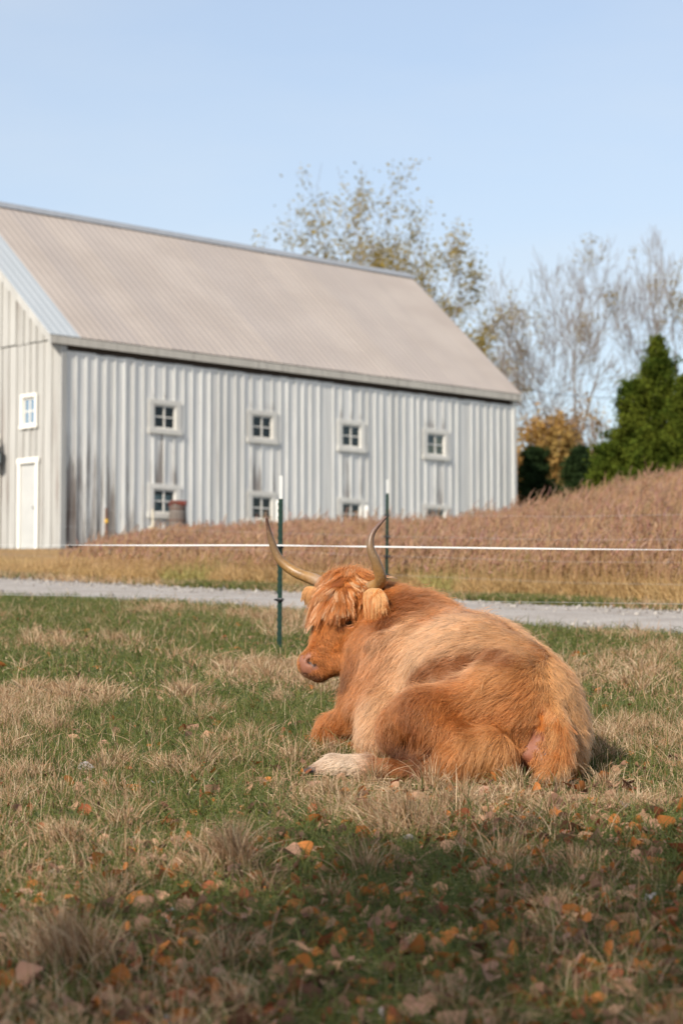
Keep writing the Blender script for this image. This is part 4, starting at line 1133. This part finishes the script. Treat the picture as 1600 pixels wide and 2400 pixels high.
def leaf_cloud(C, spr, sz, r, flat=1.0):
    n = len(C); c = C+r.normal(0, spr, (n, 3)); a = r.normal(0, 1, (n, 3)); a[:, 2] *= flat; a /= np.linalg.norm(a, axis=1, keepdims=True)
    b = np.cross(a, r.normal(0, 1, (n, 3))); b /= np.linalg.norm(b, axis=1, keepdims=True); q = r.uniform(.6, 1.3, (n, 1))*sz
    v = np.stack([c-a*q, c+b*q*.55, c+a*q, c-b*q*.55], 1).reshape(-1, 3)
    return v, np.arange(4*n).reshape(n, 4)

BARK = simple('bark', (.20, .165, .135), .95, .25, 4)
BARKT = simple('pale_bark', (.24, .19, .14), .95, .25, 4)  # paler bark for two of the bare trees
TWIG = strand_mat('twig', .0)
def base_at(px, Y, dz=0): X_ = (px-800)/F_PX*Y; return (X_, Y, gz(X_, Y)+dz)

# the big thin tree behind the ridge
T = Tree(21)
for q in range(4):
    a = 1.6*q+.4
    T.limb((.12*math.cos(a), .12*math.sin(a), .0), (.22*math.cos(a), .22*math.sin(a), 1), 6.0, .17, 4, up=.10, spread=.75, shrink=.68, wob=.10)
T.fit(14.4, 3.9, 0)
L1 = leaf_mat('olive_leaf', (.23, .185, .06), (.40, .29, .07), .4, .6)
T.build(base_at(885, 84), 'tall thin tree with olive yellow leaves rising behind the barn ridge', BARK, TWIG, L1, 5, .068, .2, thin=.7, keepf=lambda P: fbm(P[:, 0]*.6+P[:, 1]*.3, P[:, 2]*.7, 3, 2)-.16*sstep(11.0, 14.6, P[:, 2])-.05*sstep(-1, 3.2, P[:, 0]) > .395)

# bare trees on the right
L2 = leaf_mat('last_leaf', (.30, .24, .12), (.36, .28, .13), .35, .6)
BT = (.19, .145, .11)
T = Tree(5); T.limb((0, 0, 0), (.03, 0, 1), 6.5, .10, 5, up=.08, spread=.7, shrink=.66, wob=.07); T.fit(12.2, 2.6, -.1)
T.build(base_at(1372, 80, -.3), 'slender bare tree with an upright pale trunk behind the cedar', BARKT, TWIG, L2, 1, .05, .1, bark_tint=BT, thin=.42, keepf=lambda P: fbm(P[:, 0]*.8, P[:, 2]*.8, 6, 2) > .66)
T = Tree(8); T.limb((0, 0, 0), (-.40, 0, 1), 4.6, .10, 5, up=.06, spread=.6, shrink=.70, wob=.07); T.fit(10.4, 2.8, -1.9)
T.build(base_at(1385, 76, -.3), 'bare tree leaning left towards the barn end', BARK, TWIG, L2, 1, .05, .1, bark_tint=BT, thin=.42, keepf=lambda P: fbm(P[:, 0]*.8, P[:, 2]*.8, 4, 2) > .70)
T = Tree(31); T.limb((0, 0, 0), (.06, 0, 1), 6.3, .10, 5, up=.08, spread=.7, shrink=.66, wob=.07); T.fit(13.0, 2.8, .1)
T.build(base_at(1528, 82, -.3), 'bare pale tree rising above the cedar at the right edge', BARKT, TWIG, L2, 1, .05, .1, bark_tint=BT, thin=.42, keepf=lambda P: fbm(P[:, 0]*.8, P[:, 2]*.8, 8, 2) > .64)
T = Tree(44); T.limb((0, 0, 0), (-.05, 0, 1), 5.0, .09, 5, up=.16, spread=.6, shrink=.64, wob=.08); T.fit(13.4, 2.8, -.6)
T.build(base_at(1185, 95, -.3), 'thin bare tree farthest off, just past the barn\'s roof end', BARK, TWIG, L2, 1, .06, .1, bark_tint=(.24, .22, .21), thin=.4, keepf=lambda P: fbm(P[:, 0]*.8, P[:, 2]*.8, 2, 2) > .56)
# autumn bushes
L3 = leaf_mat('autumn_leaf', (.40, .22, .07), (.36, .25, .085), .4, .8)
L4 = leaf_mat('rusty_leaf', (.33, .20, .11), (.42, .30, .14), .4, .8)
def bush(seed, px, Y, h, label, lm, per=5, n=6, sz=.085, hw=1.2):
    T = Tree(seed)
    for q in range(n):
        a = 6.28*q/n; T.limb((.15*math.cos(a), .15*math.sin(a), 0), (.55*math.cos(a), .55*math.sin(a), 1), h*.5, .05, 3, up=.08, spread=.7, shrink=.66, wob=.14)
    T.fit(h, hw)
    return T.build(base_at(px, Y, -.2), label, BARK, TWIG, lm, per, sz, .16, name='bush', cat='bush', bark_tint=(.25, .19, .15), group='autumn bushes beyond the barn', keepf=lambda P: fbm(P[:, 0]*1.1+seed, P[:, 2]*1.1, 9, 2) > .40)
bush(61, 1280, 73, 5.5, 'orange brown autumn bush beside the barn end', L3, 5, 7, hw=.95)
bush(62, 1372, 75, 6.3, 'rusty tan bush between the orange bush and the cedar', L4, 3, 7, sz=.07, hw=.75)
# evergreens
def cedar(seed, px, Y, h, w, label, mat, n=15000, sz=.05, trunk_h=.3, name='cedar_tree', cat='tree', base=.02, power=.8, shift=0):
    r = np.random.default_rng(seed); b = base_at(px, Y, -.1); e = empty(name, b); tag(e, label, cat)
    m = MB(); m.tube([(0, 0, -.2), (.02, 0, h*.5), (0, .02, h*.96)], [.14, .08, .015], 7); 
    nb = int(64*h/4)+30; cl, dirs = [], []
    for q in range(nb):
        z = h*(base+(1-base)*(q/nb)**.85); rr = w*(1-(z/h)**1.05)**power*r.uniform(.3, 1.25)+.05
        a = q*2.4+r.normal(0, .3); rr *= .45+1.1*float(fbm(a*.9+seed, z*.9, 77, 2)); d = np.array([math.cos(a), math.sin(a), r.uniform(.15, .6)])
        tip = np.array([shift*z/h, 0, z])+d*rr; st = np.array([shift*z/h, 0, z-.1*rr])
        m.tube([st, (st+tip)/2+np.array([0, 0, -.03]), tip], [.022, .014, .005], 4)
        for k in range(6):
            f = .25+.75*(k+r.random())/6; c = st+(tip-st)*f; cl.append(c); dirs.append(.07+.12*(1-f*.5)*min(1, rr))
    m.build('trunk', BARK, e)
    cl, dirs = np.array(cl), np.array(dirs); k = r.choice(len(cl), n, p=dirs/dirs.sum())
    c = cl[k]+r.normal(0, 1, (n, 3))*dirs[k][:, None]*np.array([1, 1, .7])
    v, f = leaf_cloud(c, .01, sz, r); mesh_obj('foliage', v, f, mat, e)
    return e
CED1 = leaf_mat('cedar_needles', (.035, .062, .010), (.12, .135, .018), .2, .8)
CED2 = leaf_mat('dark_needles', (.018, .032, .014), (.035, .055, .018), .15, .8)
cedar(71, 1545, 63.5, 6.2, 2.0, 'tallest dark green cedar near the right edge above the tall grass', CED1, 36000, power=.8)
cedar(77, 1487, 63, 4.9, 1.7, 'ragged dark cedar left against the tallest cedar', CED1, 28000, power=.75)
cedar(72, 1432, 62, 3.1, 1.15, 'low bushy yellow green cedar at the foot of the taller cedars', CED1, 26000, power=.5)
cedar(78, 1525, 61, 3.4, 1.3, 'low spreading cedar in front of the tallest cedar', CED1, 28000, power=.5)
cedar(76, 1612, 61.5, 4.9, 1.35, 'yellow green cedar cut off by the right edge', CED1, 32000, power=.75)
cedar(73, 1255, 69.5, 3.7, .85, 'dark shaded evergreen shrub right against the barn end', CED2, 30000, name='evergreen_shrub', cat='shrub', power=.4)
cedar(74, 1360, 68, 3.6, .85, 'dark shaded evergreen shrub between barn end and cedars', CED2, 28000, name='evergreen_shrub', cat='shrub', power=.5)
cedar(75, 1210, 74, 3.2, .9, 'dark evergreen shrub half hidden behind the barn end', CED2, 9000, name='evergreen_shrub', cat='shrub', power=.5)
# utility wire from the barn's roof end
a = bw(15.2, .3, EAVE+.25); b = Vector(at(1700, 902, 70)); mb = MB()
mb.tube([a.lerp(b, q/12)-Vector((0, 0, .35*math.sin(math.pi*q/12))) for q in range(13)], .009, 5)
tag(mb.build('overhead_cable', M_IRON), 'thin dark cable running from the barn\'s roof end to the right', 'cable')
# a broadleaf tree stands behind the camera to the left and shades the near grass
T = Tree(90)
for q in range(4):
    a = 1.57*q; T.limb((.1*math.cos(a), .1*math.sin(a), 0), (.3*math.cos(a), .3*math.sin(a), 1), 6.0, .22, 4, up=.08, spread=.7, shrink=.66, wob=.10)
T.fit(14.0, 5.2); TP = np.array(T.tips); LX = TP[:, 0]-TP[:, 2]*SUN.x/SUN.z; LY = TP[:, 1]-TP[:, 2]*SUN.y/SUN.z
SHX, SHY = -.1-np.median(LX), 8.6-np.quantile(LY, .96)
T.build((SHX, SHY, gz(SHX, SHY)-.2), 'broadleaf tree with thinning autumn leaves whose shade falls on the near grass', BARK, TWIG, L3, 3, .12, .42)

# ================================================================== TALL DEAD GRASS BEYOND THE LANE
M_FIELD = strand_mat('dead_grass', .35, gold=(.50, .335, .15), g0=.25, g1=.85)
M_SEED = strand_mat('seed_head', .35)
def field_h(X): return np.interp(X, [-7, -5.2, -4.3, -3.2, -1.3, 1.6, 3.3, 6, 9], [.22, .27, .36, .48, .58, .62, .72, .93, 1.0])
def field_ymax(X): return np.interp(X, [-8, -5.6, -4.6, -3.6, -2, 9, 12], [50, 49.8, 48.5, 47, 48, 49, 49])
N = 250000
x = rng.uniform(-9, 11, N); y = rng.uniform(21.5, 49, N)
u_, v_ = road_u(x, y), road_v(x, y)
low_ = 1-.85*sstep(33.5, 36.5, y)*(1-sstep(-4.8, -3.9, x))
d_front = v_-(road_far(u_)+.45+.9*fbm(u_*1.1, u_*0, 51, 3))
ok = (d_front > 0) & (y < field_ymax(x)) & (np.abs(x) < .1455*y+3.2)
# thinner far back where only the heads show, thickest at the front edge
dens = np.clip(1.1-.05*d_front, .45, 1); ok &= rng.random(N) < dens
x, y, d_front, low_ = x[ok], y[ok], d_front[ok], low_[ok]; n = len(x)
patch = fbm(x*.35, y*.35, 12, 3); patch2 = fbm(x*1.1, y*1.1, 15, 2)
h = field_h(x)*rng.uniform(.5, 1.05, n)*np.where(rng.random(n) < .04, 1.25, 1)*low_*(.72+.28*sstep(0, 1.2, d_front))*(.82+.36*patch2)
K = 5; tt = np.arange(K)/(K-1)
az = rng.normal(.3, 1.3, n); lean = np.abs(rng.normal(0, .17, n))+.05
pts = np.zeros((n, K, 3)); z0 = ground(x, y)
for j, q in enumerate(tt):
    pts[:, j, 0] = x+np.cos(az)*lean*h*q**1.8; pts[:, j, 1] = y+np.sin(az)*lean*h*q**1.8; pts[:, j, 2] = z0+h*q*(1-.25*lean*q)
red = np.array([.36, .20, .105]); tan_ = np.array([.52, .35, .16])
mixf = np.clip(.62+1.1*(patch-.5)+rng.normal(0, .18, n), 0, 1)[:, None]
tint = (red*mixf+tan_*(1-mixf))*(1+rng.normal(0, .13, (n, 1)))
fieldo = curves_obj('tall_grass', pts, .0055*(1-.5*tt)[None]*rng.uniform(.7, 1.3, (n, 1)), np.clip(tint, .02, .9), M_FIELD)
tag(fieldo, kind='stuff')
# arching blades that fill the front and the gaps
N = 60000; x2 = rng.uniform(-7.5, 9.5, N); u2 = rng.uniform(-34, -10, N); o2 = np.abs(rng.normal(0, 1.0, N)); v2 = road_far(u2)+.35+.9*fbm(u2*1.1, u2*0, 51, 3)+o2
x2, y2 = (u2+v2)*.70711, (v2-u2)*.70711; k2 = (np.abs(x2) < .1455*y2+1.6) & (y2 < field_ymax(x2)); x2, y2, o2 = x2[k2], y2[k2], o2[k2]; n2 = len(x2)
h2 = field_h(x2)*rng.uniform(.3, .85, n2)*(.6+.4*sstep(0, .8, o2)); az2 = rng.uniform(0, 6.283, n2); l2 = rng.uniform(.15, .75, n2); p2 = np.zeros((n2, 5, 3)); z2 = ground(x2, y2)
for j, q in enumerate(np.arange(5)/4):
    p2[:, j, 0] = x2+np.cos(az2)*l2*h2*q**1.6; p2[:, j, 1] = y2+np.sin(az2)*l2*h2*q**1.6; p2[:, j, 2] = z2+h2*(q-.45*l2*q**2)
t2 = np.array([.50, .335, .15])*(1+rng.normal(0, .16, (n2, 1))); gsel = fbm(x2*.6, y2*.6, 52, 2) > .66; t2[gsel] = np.array([.42, .36, .13])*(1+rng.normal(0, .12, (gsel.sum(), 1)))
tag(curves_obj('dead_grass_blades', p2, .006*np.array([1, .9, .75, .5, .15])[None]*rng.uniform(.6, 1.3, (n2, 1)), np.clip(t2, .02, .9), strand_mat('blade_straw', .4)), kind='stuff')
sel = (rng.random(n) < .58) & (h > .3); m_ = sel.sum(); top = pts[sel, -1]; dirv = pts[sel, -1]-pts[sel, -2]; dirv /= np.linalg.norm(dirv, axis=1, keepdims=True)
K2 = 4; sp = np.zeros((m_, K2, 3)); ln = rng.uniform(.15, .30, (m_, 1))*np.clip(h[sel], .4, 1)[:, None]
for j in range(K2): sp[:, j] = top-dirv*ln*.3+(dirv+np.array([.22, 0, 0])+rng.normal(0, .22, (m_, 3)))*ln*j/(K2-1)
prof = np.array([.35, 1.0, .75, .1])
tint = np.array([.35, .20, .12])*(1+rng.normal(0, .17, (m_, 1)))*(.8+.4*fbm(top[:, 0]*2.2, top[:, 1]*2.2, 57, 2))[:, None]+rng.normal(0, .015, (m_, 3))
tag(curves_obj('seed_heads', sp, .0092*prof[None]*rng.uniform(.6, 1.2, (m_, 1)), np.clip(tint, .02, .9), M_SEED), kind='stuff')

# ================================================================== PASTURE GRASS
M_GRASS = strand_mat('grass_blades', .25)
GREEN = [(.088, .112, .022), (.122, .138, .030), (.060, .085, .020), (.160, .160, .042)]
DRY = [(.44, .285, .165), (.52, .36, .215), (.36, .225, .12), (.58, .43, .27), (.28, .165, .085), (.38, .22, .11)]
def dryness(x, y): return fbm(x*.75, y*.42, 21, 3)
def blades(name, x, y, h, lean, dry, r0, K=4, az=None, bendp=2.0, z=None):
    n = len(x); az = rng.uniform(0, 6.283, n) if az is None else az
    tt = np.arange(K)/(K-1); pts = np.zeros((n, K, 3)); z0 = ground(x, y) if z is None else z
    for j, q in enumerate(tt):
        pts[:, j, 0] = x+np.cos(az)*lean*h*q**bendp; pts[:, j, 1] = y+np.sin(az)*lean*h*q**bendp
        pts[:, j, 2] = z0-.005+h*(q-.38*np.clip(lean, 0, 1.9)*q**2.2)
    dry = np.asarray(dry); g = np.array(GREEN)[rng.integers(0, len(GREEN), n)]; d = np.array(DRY)[rng.integers(0, len(DRY), n)]
    tint = np.where(dry[:, None], d, g)*(1+rng.normal(0, .16, (n, 1)))
    rad = np.asarray(r0).reshape(-1, 1)*(1-.8*tt**1.4)[None]*rng.uniform(.7, 1.3, (n, 1))
    return pts, np.broadcast_to(rad, (n, K)), np.clip(tint, .01, .95)
def scatter(y0, y1, n, marg=1.2):
    y = np.sqrt(rng.uniform(y0**2, y1**2, n)) if True else 0
    x = rng.uniform(-1, 1, n)*(.1455*y+marg)
    u_, v_ = road_u(x, y), road_v(x, y)
    edge = road_near(u_)+.12+.55*(fbm(x*2.6, y*2.6, 30, 2)-.5)
    return x, y, (edge-v_)
def under_cow(x, y): return trilin(np.stack([x, y, ground(x, y)+.06], 1)) < -.03
out = [[], [], []]
def add(*a):
    for o, q in zip(out, a): o.append(q)
for y0, y1, n, rr in ((4.6, 9, 110000, .0017), (9, 14, 140000, .0021), (14, 29, 235000, .0032)):
    x, y, e = scatter(y0, y1, n); k = (e > 0) & ~under_cow(x, y); x, y, e = x[k], y[k], e[k]; n = len(x)
    d = dryness(x, y); pd = np.clip(.22+2.0*(d-.5), .06, .55); pd = np.where(e < .9, pd*.45, pd); pd = pd-.30*(y < 9.4)
    dry = rng.random(n) < pd
    h = rng.gamma(5, .0125, n)*np.where(dry, 1.15, .95)+.012; h *= 1-.5*sstep(9.5, 9.9, y)*(1-sstep(10.7, 11.1, y))*sstep(-.35, 0, x)*(1-sstep(1.25, 1.5, x)); lean = np.abs(rng.normal(np.where(dry, .38, .55), .32, n))
    add(*blades('', x, y, h, lean, dry, rr))
# flat thatch
for y0, y1, n, rr in ((4.9, 10, 15000, .0018), (10, 29, 26000, .0028)):
    x, y, e = scatter(y0, y1, n); k = (e > 0) & ~under_cow(x, y); x, y = x[k], y[k]; n = len(x)
    keep = rng.random(n) < np.clip(.2+1.6*dryness(x, y)-.3, .1, 1); x, y = x[keep], y[keep]; n = len(x)
    add(*blades('', x, y, np.full(n, .05)*rng.uniform(.6, 1.6, n), rng.uniform(1.6, 3.0, n), np.ones(n, bool), rr, z=ground(x, y)+.012))
# strip of green along the far edge of the lane
n = 30000; u_ = rng.uniform(-30, -11, n); off = np.abs(rng.normal(.12, .35, n)); v_ = road_far(u_)+off
x, y = (u_+v_)*.70711, (v_-u_)*.70711
gm = fbm(u_*.5, u_*0, 33, 2); k = rng.random(n) < np.clip(.1+3.0*(gm-.38), .12, 1); x, y = x[k], y[k]; gm = gm[k]; n = len(x)
add(*blades('', x, y, rng.uniform(.04, .14, n), np.abs(rng.normal(.5, .3, n)), rng.random(n) < np.clip(.95-2.2*(gm-.3), .15, .95), .0045))
# many small dry tufts among the green
nt = 3800; y = np.sqrt(rng.uniform(5.2**2, 27**2, nt)); x = rng.uniform(-1, 1, nt)*(.1455*y+.6)
e = road_near(road_u(x, y))-road_v(x, y); d = dryness(x, y); near_fall = np.where(y < 9.3, .22, 1.0)
infront = (y > 9.7) & (y < 11) & (x > -.25) & (x < 1.4)
k = (e > .5) & ~(infront & (rng.random(nt) < .85)) & (rng.random(nt) < np.clip(.25+3.2*(d-.47), .03, 1)*near_fall) & ~under_cow(x, y); x, y = x[k], y[k]
for cx, cy in zip(x, y):
    n = rng.integers(45, 120) if cy < 16 else rng.integers(25, 55); a = rng.uniform(0, 6.283, n); q = np.abs(rng.normal(0, .05, n))
    bx_, by_ = cx+np.cos(a)*q, cy+np.sin(a)*q; kk = ~under_cow(bx_, by_); bx_, by_, a, q = bx_[kk], by_[kk], a[kk], q[kk]; n = len(a)
    if n == 0: continue
    H_ = rng.uniform(.07, .18)
    add(*blades('', bx_, by_, H_*rng.uniform(.55, 1.2, n), np.abs(rng.normal(.35, .25, n))+q*2.5, rng.random(n) < .93, .0017 if cy < 14 else .0028, az=a+rng.normal(0, .7, n)))
gp, gr, gt = np.concatenate(out[0]), np.concatenate(out[1]), np.concatenate(out[2])
tag(curves_obj('pasture_grass', gp, gr, gt, M_GRASS), kind='stuff')

# the big tufts, one object each
def gpoint(px, py):
    a, b = (px-800)/F_PX, (1200-py)/F_PX; d = np.array([a, math.cos(PITCH)-b*math.sin(PITCH), math.sin(PITCH)+b*math.cos(PITCH)])
    y = CAM_Z/(SLOPE*d[1]-d[2])*d[1]; x = y*d[0]/d[1]; return x, y
TUFTS = [  # px, py of the foot, radius, height, blades, share of dry, label
    (165, 2290, .150, .235, 1000, .93, 'large tan grass tuft in the shaded lower left corner'),
    (545, 2065, .120, .215, 800, .93, 'tan grass tuft standing in shade left below the cow\'s hind foot'),
    (150, 2000, .130, .165, 600, .90, 'tan grass tuft at the left edge of the shaded foreground'),
    (955, 1975, .150, .215, 900, .90, 'wide tan grass tuft below the cow\'s hind leg'),
    (870, 1955, .100, .170, 420, .88, 'tan grass tuft left beside the wide tuft below the cow'),
    (1215, 1860, .110, .130, 520, .70, 'half green tuft at the foot of the cow\'s tail'),
    (1200, 2045, .085, .105, 360, .85, 'small tan tuft in the shade below the cow\'s rump, left of a pair'),
    (1345, 2050, .110, .110, 460, .85, 'small tan tuft in the shade below the cow\'s rump, right of a pair'),
    (770, 1880, .120, .115, 560, .82, 'greyish tuft just below the cow\'s pale hind foot'),
    (395, 1830, .090, .140, 420, .93, 'dry tuft on sunlit grass left of the cow\'s hind foot'),
    (260, 1880, .100, .130, 420, .90, 'dry tuft at the edge of the shade on the left'),
    (60, 1840, .130, .150, 600, .93, 'dry tuft at the left edge where the sunlight ends'),
    (130, 1730, .150, .150, 700, .95, 'broad dry tuft on sunlit grass at the left edge'),
    (420, 1640, .150, .150, 620, .95, 'pale dry tuft in the middle of the sunlit grass left of the cow'),
    (660, 1655, .120, .130, 460, .95, 'pale dry tuft under the cow\'s chin'),
    (770, 1745, .070, .125, 260, .80, 'tuft of dry grass before the cow\'s front knee'),
    (1510, 1740, .140, .150, 520, .85, 'dry tuft on the right edge behind the cow\'s rump'),
    (560, 1810, .100, .130, 420, .70, 'half green tuft left of the cow\'s front knee'),
]
for px, py, rad_, hh, n, dr, lab in TUFTS:
    n = int(n*.62); rad_ *= 1.15; cx, cy = gpoint(px, py); a = rng.uniform(0, 6.283, n); q = np.abs(rng.normal(0, .5, n)).clip(0, 1.2)*rad_
    bx_, by_ = cx+np.cos(a)*q, cy+np.sin(a)*q*.8
    kk = ~under_cow(bx_, by_); bx_, by_, a, q = bx_[kk], by_[kk], a[kk], q[kk]; n = len(a)
    P, R_, C_ = blades('', bx_, by_, hh*rng.uniform(.3, 1.2, n)*(1-.3*q/rad_)*(.75+.5*fbm(bx_*14, by_*14, 71, 2)), np.abs(rng.normal(.26, .24, n))+q/rad_*.22, rng.random(n) < dr, .0021, K=5, az=a*.55+.8+rng.normal(0, .9, n))
    b = np.array([cx, cy, gz(cx, cy)])
    o = curves_obj('grass_tuft', P-b, R_, C_, M_GRASS); o.location = b
    tag(o, lab, 'grass tuft', 'grass tufts in the pasture')

# ================================================================== FALLEN LEAVES
def leaf_shape(seed):
    r = np.random.default_rng(seed); nl, nw = 7, 4; wide = r.uniform(.30, .52); c1, c2 = r.uniform(-1.6, 1.9), r.uniform(-.9, 2.6); tw = r.uniform(-.8, .8)
    lob = r.random() < .4; v = []
    for i in range(nl+1):
        s = i/nl; wv = wide*math.sin(math.pi*min(1, s**.8*.97+.03))**.75*(1+(.22*math.sin(s*18) if lob else .05*r.normal()))
        for j in range(nw+1):
            q = (j/nw-.5)*2*wv; x_, y_, z_ = s-.5, q, .5*c2*q*q+.07*abs(q)
            a = c1*(s-.5); z_ += .5*c1*(s-.5)**2; ta = tw*(s-.5); y2, z2 = y_*math.cos(ta)-z_*math.sin(ta), y_*math.sin(ta)+z_*math.cos(ta)
            v.append((x_*(1-.1*abs(a)), y2, z2+.012*r.normal()))
    f = [(i*(nw+1)+j, i*(nw+1)+j+1, (i+1)*(nw+1)+j+1, (i+1)*(nw+1)+j) for i in range(nl) for j in range(nw)]
    n = len(v); v += [(-.5, -.008, .0), (-.5, .008, .0), (-.72, 0, .05)]; f.append((n, n+1, n+2))
    word = 'lobed' if lob else 'twisted' if abs(tw) > .5 else 'curled' if abs(c1) > 1 else 'cupped' if c2 > 1.3 else 'flat'
    return np.array(v), f, word
SHAPES = [leaf_shape(200+i) for i in range(9)]
LCOL = {'orange': (.47, .17, .045), 'tan': (.47, .27, .16), 'pinkish brown': (.45, .25, .165), 'dark brown': (.15, .07, .04), 'pale grey': (.46, .40, .37), 'reddish brown': (.30, .095, .04)}
def dead_leaf_mat(nm, c):
    t = NT(nm.replace(' ', '_')+'_leaf'); p = t.coord('Object'); n1 = t.noise(t.mapping(p, (2, 14, 1)), 1.5, 4); n2 = t.noise(p, 9, 4)
    col = t.mix(t.ramp(n1, .35, .7), c, tuple(q*.72 for q in c)); col = t.mix(t.math('MULTIPLY', t.ramp(n2, .5, .75), .5), col, tuple(q*.45 for q in c))
    d = t.node('BsdfPrincipled'); t.set(d.inputs['Base Color'], col); d.inputs['Roughness'].default_value = .8; d.inputs['Specular IOR Level'].default_value = .2
    tr = t.node('BsdfTranslucent'); t.set(tr.inputs[0], col); m = t.node('MixShader'); m.inputs[0].default_value = .25
    t.l.new(d.outputs[0], m.inputs[1]); t.l.new(tr.outputs[0], m.inputs[2]); t.l.new(m.outputs[0], t.out.inputs[0]); return t.m
LM = {k: dead_leaf_mat(k, v) for k, v in LCOL.items()}
LMESH = {}
for k in LCOL:
    for i, (v, f, wd_) in enumerate(SHAPES):
        me = bpy.data.meshes.new('fallen_leaf'); me.from_pydata([tuple(q) for q in v], [], f); me.update()
        me.polygons.foreach_set('use_smooth', np.ones(len(f), dtype=bool)); me.materials.append(LM[k]); LMESH[k, i] = me
names = list(LCOL); wts = np.array([.25, .29, .19, .14, .01, .12])
N = 34000; y = rng.uniform(5.0, 24, N); x = rng.uniform(-1, 1, N)*(.1455*y+.35)
dn = np.where(y < 9.5, 1.5, np.where(y < 13, .34, .10))*(.55+.9*sstep(-1.3, 1.2, x)*(y < 10.5)+.9*(fbm(x*1.4, y*1.4, 41, 2) > .55))*.30
k = (rng.random(N) < dn) & (road_near(road_u(x, y))-road_v(x, y) > .1) & ~under_cow(x, y)
x, y = x[k], y[k]; order = np.argsort(y); x, y = x[order], y[order]
def where(x, y, px):
    row = 'on the bottom edge' if y < 6.1 else 'just above the bottom edge' if y < 6.6 else 'low in the shade' if y < 7.3 else 'midway in the shade' if y < 8.2 else 'near the shade\'s far edge' if y < 9.6 else 'on sunlit grass'
    cols = ['far left', 'left', 'left of centre', 'near centre', 'right of centre', 'right', 'far right']
    return row + ', ' + cols[min(6, max(0, int(px/1600*7)))]
big = 300; stuffv, stufff, nst = {k: [] for k in names}, {k: [] for k in names}, {k: 0 for k in names}
def leaf_matrix(xx, yy, s, up=None):
    n = Vector((0, -SLOPE, 1)); tilt = Matrix.Rotation(rng.normal(0, .6), 4, 'X') @ Matrix.Rotation(rng.normal(0, .6), 4, 'Y')
    if rng.random() < .3: tilt = tilt @ Matrix.Rotation(math.pi, 4, 'X')
    z = gz(xx, yy)+rng.uniform(.022, .055)
    return Matrix.Translation((xx, yy, z)) @ tilt @ Matrix.Rotation(rng.uniform(0, 6.283), 4, 'Z') @ Matrix.Diagonal((s, s, s, 1))
cnt = 0; LEAVES = []
for xx, yy in zip(x, y):
    kname = names[rng.choice(6, p=wts)]; sh = int(rng.integers(0, 9)); s = float(np.clip(rng.gamma(6, .0078), .026, .095)); M = leaf_matrix(xx, yy, s)
    px = 800+F_PX*xx/yy
    if cnt < big and -20 < px < 1620 and yy > 5.75:
        o = link('fallen_leaf', LMESH[kname, sh]); o.matrix_world = M; cnt += 1; LEAVES.append((px, o))
        tag(o, ('small ' if s < .06 else 'large ' if s > .085 else '')+f'{SHAPES[sh][2]} {kname} leaf {where(xx, yy, px)}', 'leaf', 'fallen leaves in the pasture')
    else:
        v, f, wd_ = SHAPES[sh]; v2 = np.array([M @ Vector(q) for q in v]); b = sum(len(q) for q in stuffv[kname])
        stuffv[kname].append(v2); stufff[kname] += [tuple(np.array(q)+b) for q in f]
vv, ff, mi, b = [], [], [], 0
for i, kname in enumerate(names):
    if stuffv[kname]:
        v = np.concatenate(stuffv[kname]); vv.append(v); ff += [tuple(int(c)+b for c in q) for q in stufff[kname]]; mi += [i]*len(stufff[kname]); b += len(v)
me = bpy.data.meshes.new('leaf_litter'); me.from_pydata([tuple(q) for q in np.concatenate(vv)], [], ff); me.update()
for kname in names: me.materials.append(LM[kname])
me.polygons.foreach_set('material_index', np.array(mi, dtype=np.int32)); me.polygons.foreach_set('use_smooth', np.ones(len(ff), dtype=bool))
tag(link('leaf_litter', me), kind='stuff')
# the one leaf that stands upright
xx, yy = gpoint(278, 2345)
o = link('fallen_leaf', LMESH['orange', 2]); o.matrix_world = Matrix.Translation((xx, yy, gz(xx, yy)+.06)) @ Matrix.Rotation(.35, 4, 'Z') @ Matrix.Rotation(-1.35, 4, 'Y') @ Matrix.Rotation(1.4, 4, 'X') @ Matrix.Diagonal((.095, .095, .095, 1))
tag(o, 'bright orange leaf standing upright right below the large tuft, lower left', 'leaf', 'fallen leaves in the pasture')
# leaves that look alike and lie close together are told apart by their order from the left
alike = {}
for px, o in sorted(LEAVES, key=lambda q: q[0]): alike.setdefault(o['label'], []).append(o)
ORD = ['first', 'second', 'third', 'fourth', 'fifth', 'sixth', 'seventh', 'eighth', 'ninth', 'tenth']
for lab, os_ in alike.items():
    if len(os_) == 2:
        for o, wd_ in zip(os_, ('left', 'right')): o['label'] = lab + f', the {wd_} one'
    elif len(os_) > 2:
        for i, o in enumerate(os_): o['label'] = lab + f', {ORD[min(i, 9)]} from left'
